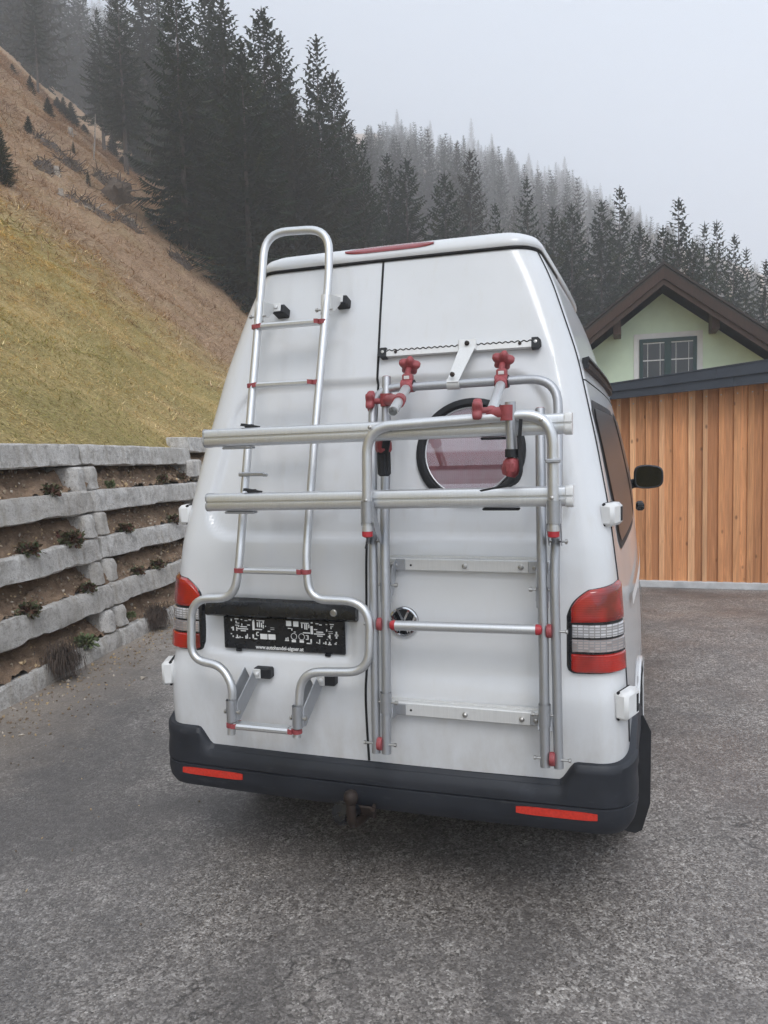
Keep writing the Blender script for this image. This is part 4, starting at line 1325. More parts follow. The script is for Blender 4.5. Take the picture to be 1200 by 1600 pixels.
# lower stand-off arms
for (px, py, bx, by) in ((362, 1112, 404, 1051), (465, 1122, 503, 1062)):
    t0 = at_p(px, py, LO); b0 = at_p(bx, by, .015)
    mb = MB(); mb.tube([t0 + np.array([0, 0, -.035]), t0 + np.array([0, 0, .045])], .019, 14, cap=False)
    for sg in (-1, 1):
        e = sg * .0185
        p = [t0 + np.array([e, 0, -.03]), t0 + np.array([e, 0.01, .035]), b0 + np.array([-.03 + e, -.012, .022]), b0 + np.array([-.012 + e, -.012, -.016]), t0 + np.array([e, .022, -.034])]
        mb.prism(p, (.0035 * sg, 0, 0))
    ar = mb.build('stand_off_arm', M['alu_grey'], LAD, angle=35)
    mb = MB(); mb.box(b0 + np.array([.022, .0, .003]), (.070, .036, .040), bev=.005); mb.build('rubber_block', M['black'], ar, smooth=False)
    mb = MB(); mb.box(b0 + np.array([.004, -.021, .002]), (.030, .005, .036), bev=.002); mb.lathe([(.0085, 0), (.0085, .007), (.004, .010), (0, .0105)], b0 + np.array([.006, -.023, .003]), (0, -1, 0), 8); mb.build('bolt_plate', M['alu_white'], ar, angle=30)
    mb = MB(); mb.lathe([(.004, -.028), (.004, .028), (.0085, .028), (.0085, .034), (0, .037)], t0 + np.array([0, 0, 0]), (1, 0, 0), 10); mb.lathe([(.0085, .022), (.0085, .028), (0, .032)], t0, (-1, 0, 0), 10); mb.build('bolt', M['steel'], ar)
# grey cable hook on the left stile
hk = at_p(385, 741, LO)
mb = MB(); mb.box(hk + np.array([.030, -.018, 0]), (.105, .008, .015), bev=.003); mb.box(hk + np.array([.088, -.024, -.003]), (.022, .008, .012), bev=.003); mb.tube([hk + np.array([0, 0, -.008]), hk + np.array([0, 0, .008])], .0185, 12); mb.build('cable_hook', M['alu_grey'], LAD)

# ================================================================== BICYCLE RACK
_rb = at_p(720, 1190, .10)
RACK = empty('bicycle_rack', tuple(_rb), 'folded aluminium bicycle rack with red knobs on the right rear door', 'bicycle rack')
RO = .10; RT = .0155
def straight(p, q, n=12):
    p = np.array(p); q = np.array(q); return [p + (q - p) * t for t in np.linspace(0, 1, n)]
# fixed hoop
A = [at_p(*p, RO) for p in ((588, 1176), (585, 990), (583, 880), (583, 790), (582, 608), (872, 590), (872, 760), (866, 900), (869, 1010), (873, 1200))]
mb = MB(); mb.tube(fillet(A, [.05, .1, .1, .1, .095, .10, .1, .1, .1, .05], 9), RT, 14); hoop = mb.build('fixed_hoop', M['alu_grey'], RACK, angle=60)
# inner posts
posts = []
for (pl) in (((604, 1177), (603, 950), (601, 830), (603, 700), (604, 590)), ((852, 1198), (849, 980), (846, 850), (845, 740), (844, 639))):
    C_ = [at_p(*p, RO + .002) for p in pl]
    mb = MB(); mb.tube(fillet(C_, .12, 7), .0165, 14); po = mb.build('post', M['alu_grey'], RACK, angle=60); posts.append((po, C_))
    d = C_[-1] - C_[-2]; d /= np.linalg.norm(d)
    mb = MB(); mb.lathe([(.0150, -.002), (.0150, .002), (0, .0025)], C_[-1], d, 14); mb.build('post_plug', M['red_plastic'], po)
# red spacers between hoop and posts
for (px, py) in ((594, 975), (594, 1162), (858, 986), (863, 1186)):
    c = at_p(px, py, RO + .004)
    mb = MB(); mb.lathe([(.012, -.009), (.0215, -.008), (.0225, -.003), (.0225, .003), (.0215, .008), (.012, .009)], c, (1, 0, 0), 20); mb.build('pivot_spacer', M['red_plastic'], RACK, angle=40)
    for sg in (-1, 1):
        mb = MB(); mb.lathe([(.0045, .0), (.0045, .050), (.0075, .052), (.0075, .058), (0, .060)], c, (sg, 0, 0), 8); mb.build('bolt', M['steel'], RACK)
# swung-up carrying hoop in front
BY = -.165
Bp = [at_y(*p, BY) for p in ((574, 822), (574, 690), (588, 664), (640, 664), (800, 651), (846, 645), (864, 672), (864, 822))]
Bp = [at_y(*p, BY) for p in ((574, 832), (573, 668), (863, 645), (865, 832))]
mb = MB(); mb.tube(fillet(Bp, [.0, .085, .095, 0], 10), RT + .001, 14); front = mb.build('carrying_hoop', M['alu'], RACK, angle=60)
for (px, py) in ((580, 668), (574, 782), (846, 656), (863, 778)):
    c = at_y(px, py, BY); mb = MB(); mb.lathe([(.0065, .012), (.0065, .018), (.004, .0195), (0, .020)], c, (0, -1, 0), 8); mb.build('bolt', M['steel'], front)
for (px, pa) in ((574, A[3]), (865, A[6])):
    c = at_y(px, 800, BY); e = at_y(px, 832, BY)
    sg = 1 if px < 700 else -1
    mb = MB(); mb.tube([c + np.array([0, 0, .035]), c + np.array([0, 0, -.02]), c + np.array([0, 0, -.035])], .0195, 14, cap=False)
    hq = at_p(px + (14 if px < 700 else 3), 846, RO)
    for k in (-1, 1):
        x0 = .0185 * k
        mb.prism([c + np.array([x0, 0, .03]), c + np.array([x0, .012, .02]), hq + np.array([x0, .0, .012]), hq + np.array([x0, -.004, -.014]), c + np.array([x0, .016, -.07]), c + np.array([x0, -.006, -.034])], (.003 * k, 0, 0))
    mb.build('hinge_plate', M['alu_grey'], front, angle=35)
    mb = MB(); mb.lathe([(.0175, 0), (.0175, .016), (.010, .020), (0, .021)], e + np.array([0, 0, .004]), (0, 0, -1), 16); mb.build('end_cap', M['red_bright'], front)
    mb = MB(); mb.lathe([(.0178, 0), (.0178, .016)], e + np.array([0, 0, .021]), (0, 0, -1), 16); mb.build('end_sleeve', M['alu'], front)
    mb = MB(); mb.lathe([(.004, -.02), (.004, .03), (.009, .03), (.009, .037), (0, .040)], hq, (1 if px > 700 else -1, 0, 0), 10); mb.build('bolt', M['steel'], front)
# wheel rails
RY = -.118
rsec = [(.027, .030), (-.014, .031), (-.024, .027), (-.027, .020), (-.0275, .005), (-.021, .004), (-.021, -.001), (-.0275, -.002), (-.029, -.012), (-.026, -.022), (-.017, -.029), (.0, -.031), (.027, -.031)]
for (l0, l1, r0, r1) in (((323, 672), (323, 699), (893, 646), (896, 677)), ((327, 771), (327, 799), (895, 759), (898, 791))):
    a0, a1, b0, b1 = at_y(*l0, RY), at_y(*l1, RY), at_y(*r0, RY), at_y(*r1, RY)
    za = (a0[2] + a1[2]) / 2; zb = (b0[2] + b1[2]) / 2; xa = (a0[0] + a1[0]) / 2; xb = (b0[0] + b1[0]) / 2
    V = np.array([[(x, RY + y, z0 + z) for (y, z) in rsec] + [(x, RY + rsec[0][0], z0 + rsec[0][1])] for x, z0 in ((xa + .004, za), (xb - .022, zb))])
    mb = MB(); mb.grid(V, flip=True); n_ = len(rsec)
    rl = mb.build('wheel_rail', M['alu'], RACK, angle=28)
    mb = MB(); mb.prism([(xa, RY + y * 1.04, za + z * 1.04) for y, z in rsec], (.005, 0, 0)); mb.build('rail_end_cap', M['alu_grey'], rl, smooth=False)
    V = np.array([[(x, RY + y * k - .002 * (k > 1), zb + z * k) for (y, z) in rsec] + [(x, RY + rsec[0][0] * k - .002 * (k > 1), zb + rsec[0][1] * k)] for x, k in ((xb - .024, 1.0), (xb - .020, 1.07), (xb - .006, 1.09), (xb, 1.05))])
    mb = MB(); mb.grid(V, flip=True); m_ = len(rsec) + 1
    mb.f.append(tuple(3 * m_ + k for k in range(len(rsec))))
    mb.build('rail_end_cap', M['plinth'] if False else M['paint2'], rl, angle=40)
    for (px, py) in ((397, 690), (497, 688), (560, 690)):
        pass
    # strap guides under and buckle tongues above the left stretch
    for fx in (.075, .80):
        xx = xa + (xb - xa) * fx; zz = za + (zb - za) * fx
        mb = MB(); mb.box((xx + .03, RY - .0, zz - .036), (.115, .03, .008), bev=.003); mb.build('strap_guide', M['alu_grey'] if fx < .5 else M['black'], rl)
    if True:
        xx = xa + (xb - xa) * .135; zz = za + (zb - za) * .135
        mb = MB(); mb.box((xx, RY + .0, zz + .037), (.030, .022, .012), bev=.003); mb.prism([(xx - .030, RY - .01, zz + .038), (xx + .034, RY - .01, zz + .030), (xx + .036, RY - .01, zz + .036), (xx - .026, RY - .01, zz + .047)], (0, .02, 0)); mb.build('strap_buckle', M['black'], rl, smooth=False)
# printed sticker on top edge of the lower rail
s0 = at_y(536, 769, RY - .01); s1 = at_y(626, 766, RY - .01)
mb = MB(); mb.box(((s0[0] + s1[0]) / 2, RY - .002, s0[2] + .001), (s1[0] - s0[0], .028, .0016)); stk = mb.build('sticker', M['paint2'], RACK, smooth=False)
mb = MB()
for k in range(9): mb.box((s0[0] + .008 + k * .0085, RY - .0165, s0[2] + .0007), (.0052, .0012, .0022))
mb.box((s0[0] + .115, RY - .0165, s0[2] + .0007), (.045, .0012, .0020)); tag(mb.build('print', M['black'], stk, smooth=False), kind='stuff')
# cross bar with red ends
ca, cb = at_p(617, 977, RO + .022), at_p(838, 984, RO + .022)
mb = MB(); mb.tube([ca, cb], .0165, 14); bar = mb.build('cross_bar', M['alu'], RACK, angle=60)
for (c, sg) in ((ca, -1), (cb, 1)):
    mb = MB(); mb.lathe([(.0172, -.002), (.0172, .008), (.013, .016), (0, .019)], c, (sg, 0, 0), 14); mb.build('end_cap', M['red_bright'], bar)
# mounting beams on the door
for (l, r_, hgt) in (((598, 884), (858, 883), .042), ((598, 1106), (860, 1124), .046)):
    a = at_p(*l, .022); b = at_p(*r_, .022); zc = (a[2] + b[2]) / 2
    yb = float(prof(zc)) - .012
    mb = MB(); mb.box(((a[0] + b[0]) / 2, yb, zc), (b[0] - a[0], .030, hgt), bev=.003)
    mb.box(((a[0] + b[0]) / 2, yb + .010, zc + hgt / 2 + .0045), (b[0] - a[0] - .02, .008, .008))
    bm = mb.build('mounting_beam', M['alu_white'], RACK, smooth=False)
    for fx in (.04, .065, .16, .49, .82, .90, .955):
        c = np.array([a[0] + (b[0] - a[0]) * fx + .012, yb - .015, zc - .002])
        mb = MB(); mb.lathe([(.0095, 0), (.0095, .002), (.0075, .003), (.0075, .009), (.004, .012), (0, .0125)] if fx not in (.16,) else [(.004, 0), (.004, .001), (0, .0011)], c, (0, -1, 0), 10); mb.build('bolt', M['steel'] if fx != .16 else M['black'], bm, angle=30)
    for (po, C_), sx in ((posts[0], a[0] + .028), (posts[1], b[0] - .028)):
        px_ = float(np.interp(zc, [c[2] for c in C_], [c[0] for c in C_])); py_ = float(np.interp(zc, [c[2] for c in C_], [c[1] for c in C_]))
        sg = 1 if sx < .4 else -1
        mb = MB()
        mb.tube([(px_, py_ , zc - .12), (px_, py_, zc - .055)], .0195, 14, cap=False) if zc > 1 else mb.tube([(px_, py_, zc + .005), (px_, py_, zc + .075)], .0195, 14, cap=False)
        zlo, zhi = (zc - .10, zc + .018) if zc > 1 else (zc - .02, zc + .05)
        for k in (-1, 1):
            mb.prism([(px_ + k * .018, py_ - .002, zlo + (.0 if zc > 1 else .01)), (px_ + k * .018, py_ + .015, zhi - .02), (px_ + k * .018, yb - .017, zc + .018), (px_ + k * .018, yb - .017, zc - .018), (px_ + k * .018, py_ + .018, zlo)], (.0035 * k, 0, 0))
        mb.box((px_ + sg * .036, yb - .018, zc), (.034, .005, .040), bev=.002)
        mb.build('clamp_bracket', M['alu_grey'], po, angle=35)
        mb = MB(); zb_ = zc - .062 if zc > 1 else zc + .04
        mb.lathe([(.0035, -.030), (.0035, .032), (.0075, .032), (.0075, .042), (0, .044)], (px_, py_, zb_), (sg, 0, 0), 10); mb.build('bolt', M['steel'], po)
# toothed rail above with a stay down to the hoop
ta, tb_ = at_p(600, 550, .022), at_p(835, 540, .022)
zc = (ta[2] + tb_[2]) / 2
lean = np.array([0, .262, 1.0]); lean /= np.linalg.norm(lean)
out = np.array([0, -1, .262]); out /= np.linalg.norm(out)
base = np.array([0, float(prof(zc)), zc])
top = []; bot = []
for x in np.linspace(ta[0], tb_[0], 130):
    top.append(base + np.array([x, 0, 0]) + lean * (.011 + .0042 * math.cos((x - ta[0]) / .0215 * 2 * math.pi)) + out * .006)
    bot.append(base + np.array([x, 0, 0]) - lean * .0165 + out * .006)
mb = MB(); n_ = len(top)
V = np.array([[t - out * 0, t + out * .018, b + out * .018, b] for t, b in zip(top, bot)])
mb.grid(V, flip=True); tr_ = mb.build('toothed_rail', M['alu_white'], RACK, angle=30)
mb = MB(); mb.tube([base + np.array([x, 0, 0]) + out * .0242 + lean * (.0055 + .0028 * math.cos((x - ta[0]) / .0215 * 2 * math.pi)) for x in np.linspace(ta[0], tb_[0], 130)], .0021, 6); mb.build('rail_slot', M['seam'], tr_)
for (x, sg) in ((ta[0], -1), (tb_[0], 1)):
    c = base + np.array([x, 0, 0])
    pl = [c + lean * .0165, c + np.array([sg * .012, 0, 0]) + lean * .0165, c + np.array([sg * .022, 0, 0]) + lean * .006, c + np.array([sg * .022, 0, 0]) - lean * .010, c + np.array([sg * .012, 0, 0]) - lean * .0205, c - lean * .0205, c - np.array([sg * .010, 0, 0]) - lean * .0205, c - np.array([sg * .010, 0, 0]) + lean * .0165]
    mb = MB(); mb.prism(pl, out * .028); ec = mb.build('rail_end_cap', M['black'], tr_, smooth=False)
    mb = MB(); mb.lathe([(.006, 0), (.006, .002), (0, .003)], c + out * .028 + np.array([sg * .004, 0, 0]), out, 10); mb.build('bolt', M['steel'], ec)
for px in (618, 812):
    c = at_p(px, 548 if px < 700 else 542, .026); mb = MB(); mb.lathe([(.006, 0), (.006, .003), (0, .004)], np.array([c[0], 0, 0]) + base + out * .024 - lean * .002, out, 10); mb.build('bolt', M['tow'], tr_)
cl = np.array([at_p(730, 540, .03)[0], 0, 0]) + base
R3 = np.stack([[1, 0, 0], out, lean], 1)
st_top = cl + out * .028 + lean * .004
h_at = at_p(709, 600, RO); h_mid = np.array([h_at[0], h_at[1], h_at[2]])
mb = MB(); mb.box(st_top, (.066, .008, .044), R3, bev=.003)
q0 = st_top - lean * .015 + out * .006; q1 = h_mid + np.array([0, -.019, .004])
mb.prism([q0 + np.array([-.027, 0, 0]), q0 + np.array([.030, 0, 0]), q1 + np.array([.020, 0, 0]), q1 + np.array([-.020, 0, 0])], out * .005)
mb.tube([h_mid + np.array([-.022, 0, 0]), h_mid + np.array([.022, 0, 0])], .0195, 14)
stay = mb.build('stay_bracket', M['alu_white'], RACK, angle=35)
for c in (st_top + out * .005 + lean * .004, q1 + out * .006 + lean * .026):
    mb = MB(); mb.lathe([(.009, 0), (.009, .003), (.007, .004), (.007, .010), (0, .011)], c, out, 8); mb.build('bolt', M['tow'], stay, angle=30)
# bike holder arms
def knob(c, axis, par, r=.034):
    ax = np.array(axis, float); ax /= np.linalg.norm(ax)
    mb = MB(); mb.lathe([(.0, .000), (r * .60, .000), (r * .92, .004), (r, .010), (r, .022), (r * .90, .028), (r * .5, .031), (0, .031)], c, ax, 40, lobes=(5, .19))
    k = mb.build('star_knob', M['red_plastic'], par, angle=45)
    mb = MB(); mb.lathe([(.0105, -.032), (.0105, .002)], c, ax, 12); mb.build('knob_stem', M['red_plastic'], k)
    return k
def holder_arm(p_bar, p_end, kn_c, mat='alu'):
    d = p_end - p_bar; L = np.linalg.norm(d); d /= L
    mb = MB(); mb.lathe([(.0165, .02), (.0165, L), (.0145, L), (.0145, L - .05), (0, L - .05)], p_bar, d, 16)
    arm = mb.build('holder_arm', M[mat], RACK, angle=40)
    mb = MB(); mb.tube([p_bar + np.array([-.021, 0, 0]), p_bar + np.array([.021, 0, 0])], .0235, 16)
    up = kn_c - p_bar; up /= np.linalg.norm(up)
    mb.box(p_bar + up * .026 + d * .004, (.036, .036, .040), bev=.006); mb.lathe([(.0205, 0), (.0205, .030), (.018, .034)], p_bar + d * .008, d, 16)
    cl_ = mb.build('bar_clamp', M['red_plastic'], arm, angle=40)
    mb = MB(); mb.tube([p_bar + np.array([-.024, .006, 0]), p_bar + np.array([.024, .006, 0])], .0215, 14); mb.build('clamp_liner', M['black'], cl_)
    mb = MB(); mb.box(p_bar + up * .030 + np.array([0, -.022, .0]), (.020, .004, .012), bev=.001); mb.build('clamp_tag', M['alu_white'], cl_)
    knob(kn_c, np.array([.05, .62, .78]), arm)
    return arm, d
pb1 = at_p(637, 603, RO); pe1 = at_y(614, 643, -.135)
a1, d1 = holder_arm(pb1, pe1, pb1 + np.array([0, .020, .062]))
pb2 = at_p(784, 596, RO); pe2 = at_y(766, 650, -.16)
a2, d2 = holder_arm(pb2, pe2, pb2 + np.array([0, .020, .062]))
# left: clamp joining arm and post, with side knob
c1 = at_p(604, 625, RO + .012); c1b = pb1 + d1 * .60 * np.linalg.norm(pe1 - pb1)
mb = MB(); mb.tube([c1 + np.array([0, 0, -.022]), c1 + np.array([0, 0, .022])], .0225, 16); mb.tube(straight(c1, c1b, 3), [.017, .021, .019], 12)
mb.tube([c1b - d1 * .018, c1b + d1 * .018], .0215, 16); cj = mb.build('joint_clamp', M['red_plastic'], RACK, angle=45)
knob(at_p(586, 627, RO + .012), (-1, -.1, 0), cj)
# right: second arm joint with a short upright tube
g0 = at_y(797, 628, -.17); g1 = at_y(800, 708, -.17)
mb = MB(); mb.lathe([(.0165, 0), (.0165, np.linalg.norm(g1 - g0)), (.0145, np.linalg.norm(g1 - g0)), (.0145, np.linalg.norm(g1 - g0) - .03), (0, np.linalg.norm(g1 - g0) - .03)], g1, g0 - g1, 16); up_t = mb.build('holder_upright', M['alu_grey'], RACK, angle=40)
jc = at_y(793, 645, -.17); kc = at_y(752, 642, -.165)
mb = MB(); mb.tube([jc + np.array([0, 0, -.023]), jc + np.array([0, 0, .023])], .0225, 16); mb.tube(straight(jc, pe2 + d2 * -.006, 3), [.018, .022, .020], 12)
mb.tube([pe2 - d2 * .034, pe2 + d2 * .004], .0220, 16); mb.lathe([(.0165, 0), (.0165, .010), (0, .012)], pe2 + d2 * .004, d2, 16); cj2 = mb.build('joint_clamp', M['red_plastic'], RACK, angle=45)
knob(kc + np.array([.004, 0, 0]), (-1, -.1, 0), cj2)
# ratchet straps with red heads
def strap_head(c, up, tail, nm='strap_head'):
    mb = MB(); mb.lathe([(.0, -.030), (.018, -.028), (.026, -.012), (.026, .010), (.020, .024), (.012, .030), (0, .030)], c, up, 18, lobes=(4, .10))
    mb.box(c + np.array([0, -.018, 0]), (.034, .018, .036), bev=.006); h = mb.build(nm, M['red_plastic'], RACK, angle=40)
    mb = MB()
    V = []
    for i, p in enumerate(tail): V.append([np.array(p) + np.array([-.013, 0, 0]), np.array(p) + np.array([.013, 0, 0]), np.array(p) + np.array([.013, .005, 0]), np.array(p) + np.array([-.013, .005, 0]), np.array(p) + np.array([-.013, 0, 0])])
    mb.grid(np.array(V), flip=True); mb.build('strap', M['black'], h)
    for q in tail[1:-1]:
        pass
    return h
h1 = at_y(601, 697, -.05)
t_ = [at_y(607, 659, -.152), at_y(606, 672, -.152), at_y(604, 688, -.10), at_y(601, 705, -.085), at_y(600, 725, -.085), at_y(599, 744, -.080)]
strap_head(h1 + np.array([0, -.012, 0]), (0, 0, 1), t_)
mb = MB(); b0 = at_y(600, 724, -.072); mb.box(b0, (.045, .022, .085), bev=.008); mb.box(b0 + np.array([0, -.013, -.005]), (.020, .008, .07), bev=.003); mb.build('ratchet_body', M['black'], RACK)
h2 = at_y(799, 730, -.17)
t2 = [at_y(813, 655, -.205), at_y(812, 672, -.205), at_y(811, 690, -.19), at_y(813, 715, -.18), at_y(814, 740, -.18), at_y(806, 756, -.18), at_y(790, 760, -.185), at_y(770, 763, -.19), at_y(750, 767, -.20)]
sh = strap_head(h2, (.3, 0, 1), [h2 + np.array([0, .01, .02]), h2 + np.array([0, .012, -.02])])
mb = MB(); V = []
pts2 = fillet(t2, .03, 4)
for i, p in enumerate(pts2):
    d = pts2[min(i + 1, len(pts2) - 1)] - pts2[max(i - 1, 0)]; d /= np.linalg.norm(d)
    n = np.cross(d, [0, 1, 0]); n /= np.linalg.norm(n); wd = .009
    V.append([p - n * wd * .35 + np.array([0, -wd, 0]), p + n * wd * .35 + np.array([0, wd, 0]), p + n * wd * .35 + np.array([0.002, wd + .003, 0]), p - n * wd * .35 + np.array([.002, -wd + .003, 0]), p - n * wd * .35 + np.array([0, -wd, 0])])
mb.grid(np.array(V)); mb.build('strap_tail', M['black'], sh)
mb = MB(); mb.tube([g1 + np.array([0, 0, .012]), g1 + np.array([0, 0, -.012])], .021, 14); mb.build('strap_collar', M['black'], sh)
# small grey clip on the right-hand leg of the carrying hoop
gc = at_y(865, 720, BY); mb = MB(); mb.box(gc + np.array([0, -.012, 0]), (.044, .026, .012), bev=.003); mb.build('tube_clip', M['alu_grey'], RACK)
# hanging cord from the left hoop end
e = at_y(573, 838, BY)
mb = MB(); mb.tube(fillet([e, e + np.array([.0, .004, -.012]), e + np.array([-.006, .0, -.04])], .01), .0025, 6); mb.build('pull_cord', M['black'], RACK)

# ================================================================== VEGETATION
def tri_mesh(name, V, F, mat, tint=None, smooth=False):
    me = bpy.data.meshes.new(name)
    V = np.asarray(V, np.float32); F = np.asarray(F, np.int32)
    k = F.shape[1]
    me.vertices.add(len(V)); me.vertices.foreach_set('co', V.ravel())
    me.loops.add(F.size); me.loops.foreach_set('vertex_index', F.ravel())
    me.polygons.add(len(F)); me.polygons.foreach_set('loop_start', np.arange(0, F.size, k, dtype=np.int32))
    try: me.polygons.foreach_set('loop_total', np.full(len(F), k, dtype=np.int32))
    except Exception: pass
    me.update(calc_edges=True); me.validate()
    me.materials.append(mat)
    if tint is not None:
        at = me.color_attributes.new('tint', 'FLOAT_COLOR', 'POINT')
        c = np.ones((len(V), 4), np.float32); c[:, :3] = tint
        at.data.foreach_set('color', c.ravel())
    return me

def spruce_arrays(seed, H=10.0, R=1.6, zb=.7, spacing=.23, twig=.26, dens=1.0, ragged=.35, sparse=0.0):
    r = np.random.default_rng(seed)
    T = []
    z = zb
    gap_az = r.random() * 6.28
    while z < H - .12:
        t = (z - zb) / (H - zb)
        prof_ = (1 - t) ** .82 * (1 - .35 * max(0, .12 - t) / .12)
        nb = int(round((7.5 - 3.2 * t) * (1 - sparse * r.random())))
        a0 = r.random() * 6.28
        layer = .72 + .45 * r.random()
        for b in range(nb):
            az = a0 + b * 6.283 / max(nb, 1) + (r.random() - .5) * .7
            ln = (R * prof_ * layer * (1 - ragged / 2 + ragged * r.random()) + .10)
            if r.random() < .07 + sparse * .3: ln *= .45
            pitch = -.42 + .95 * t + (r.random() - .5) * .25
            m = max(2, int(ln / (.125 / dens)))
            f = np.linspace(.12, 1, m)
            d = np.array([math.cos(az), math.sin(az)])
            side = np.array([-d[1], d[0]])
            rad = f * ln * math.cos(pitch)
            hgt = z + f * ln * math.sin(pitch) - .12 * ln * np.sin(f * 2.6) + .10 * ln * f ** 3
            P = np.stack([d[0] * rad, d[1] * rad, hgt], 1)
            # the bough itself: a ragged, drooping fan of needles on both sides of its spine
            hwid = (.20 * ln * np.sin(math.pi * np.clip(f, 0, .97) ** .75) + .035) * (1 + .25 * (1 - t))
            for i in range(m - 1):
                for k in (-1, 1):
                    q = .55 + .75 * r.random()
                    e = P[i] + np.array([side[0] * k, side[1] * k, 0]) * hwid[i] * q + np.array([d[0], d[1], 0]) * hwid[i] * .7 + np.array([0, 0, -.55 * hwid[i] * q])
                    T.append((P[i], e, P[i + 1]))
            for i in range(m):
                s_ = twig * (1.15 - .55 * f[i]) * (.7 + .6 * r.random()) * (.38 + .66 * (1 - t))
                w_ = s_ * .24
                for k in (-1, 1, 0) if i % 2 else (0,):
                    if k == 0:
                        dirv = np.array([d[0] * .35 + (r.random() - .5) * .5, d[1] * .35 + (r.random() - .5) * .5, -.8 if t < .85 else .1])
                        wv = np.array([side[0], side[1], 0]) if r.random() < .5 else np.array([d[0], d[1], .2])
                    else:
                        dirv = np.array([d[0] * .75 + side[0] * k * .75, d[1] * .75 + side[1] * k * .75, -.38 + (r.random() - .5) * .5])
                        wv = np.array([d[0] * .6, d[1] * .6, .55 * (r.random() - .3)])
                    dirv = dirv / np.linalg.norm(dirv); wv = wv / np.linalg.norm(wv)
                    p0 = P[i] + (r.random(3) - .5) * .03
                    T.append((p0 - wv * w_, p0 + dirv * s_, p0 + wv * w_))
            # twig along the spine tip
            e = P[-1]; dd = np.array([d[0], d[1], .15]); T.append((e - np.array([side[0], side[1], 0]) * .04, e + dd * twig * .7 * (.5 + .5 * (1 - t)), e + np.array([side[0], side[1], 0]) * .04))
        z += spacing * (1 - .45 * t) * (.75 + .5 * r.random())
    for k in range(6):
        a = k * 1.05; T.append(((0.02 * math.cos(a), .02 * math.sin(a), H - .45), (0, 0, H + .05), (.05 * math.cos(a + 1.6), .05 * math.sin(a + 1.6), H - .4)))
    V = np.array(T, np.float32).reshape(-1, 3)
    return V, np.arange(len(V), dtype=np.int32).reshape(-1, 3)
def trunk_mesh(seed, H=10.0, r0=.13):
    r = np.random.default_rng(seed); pts = []; rad = []
    for t in np.linspace(0, 1, 9):
        pts.append((.04 * fbm(t * 3 + seed, 1), .04 * fbm(t * 3, seed + 2), -.5 + t * (H + .4))); rad.append(r0 * (1 - t) ** 1.2 + .003)
    mb = MB(); mb.tube(pts, rad, 8)
    for k in range(16):                                   # dead stubs below the crown
        z = .6 + 3.0 * r.random(); a = r.random() * 6.28; l = .25 + .35 * r.random()
        mb.tube([(0, 0, z), (l * math.cos(a), l * math.sin(a), z - .08)], [.012, .004], 4)
    me = bpy.data.meshes.new('trunk'); me.from_pydata(mb.v, [], mb.f); me.materials.append(M['bark']); me.shade_smooth()
    return me
NEAR = []
for i, (R_, zb, sp, rag, spar) in enumerate(((1.75, .5, .20, .35, 0), (1.45, .9, .22, .45, .05), (1.9, .4, .20, .3, 0), (1.25, 2.6, .24, .5, .15), (1.05, 3.4, .30, .7, .35), (1.6, .7, .21, .5, .1))):
    V, F = spruce_arrays(50 + i, 10, R_, zb, sp * 1.12, .24, 1.5, rag, spar)
    NEAR.append((tri_mesh('crown', V, F, M['spruce_dark']), tri_mesh('crown', V, F, M['spruce_brown']), trunk_mesh(i, 10, .12 if i != 4 else .09)))
def spruce(name, base, H, wf, variant, label, group=None, brown=False, rot=None):
    root = empty(name, base, label, 'tree', group)
    k = H / 10.0
    root.scale = (k * wf, k * wf, k); root.rotation_euler = (0, 0, random.random() * 6.28 if rot is None else rot)
    c = bpy.data.objects.new('crown', NEAR[variant][1 if brown else 0]); link(c); c.parent = root
    t = bpy.data.objects.new('trunk', NEAR[variant][2]); link(t); t.parent = root
    return root
G1 = 'spruces along the edge of the cleared slope'
G2 = 'spruces on the mountainside behind the van'
def by_base(px, top, bpy_, wf, var, label, brown=False, group=G1):
    b = hit(px, bpy_)
    if b is None: print('no hit', px, bpy_); return
    a = (b - CAM) @ CF
    H = at_d(px, top, a)[2] - b[2]
    base = (b[0], b[1], b[2] - .2)
    spruce('spruce_tree', base, H + .2, wf, var, label, group, brown)
def by_dist(px, top, a, wf, var, label, brown=False, group=G2):
    p = at_d(px, top, a); z = tz(p[0], p[1])
    H = p[2] - z
    # shorter than real: move back until the height is plausible is not needed, terrain was laid out for it
    spruce('spruce_tree', (p[0], p[1], z - .2), H + .2, wf, var, label, group, brown)
L_ = [
 (60, -35, 150, 1.28, 4, 'thin ragged spruce standing alone in fog at the far upper left'),
 (163, 22, 238, 1.22, 3, 'slim spruce with bare lower trunk left of the tall dark group'),
 (198, -20, 272, 1.15, 3, 'bare-stemmed spruce second from the left of the tall group'),
 (236, -60, 285, 1.28, 1, 'tall spruce with bare stem, third from the left of the group'),
 (262, -20, 300, 1.22, 3, 'spruce with grey bare trunk in the gap before the dense trees'),
 (292, -45, 392, 1.15, 5, 'tall spruce with pale trunk at the lower edge of the cleared slope'),
]
for (px, top, bp_, wf, var, lab) in L_: by_base(px, top, bp_, wf, var, lab)
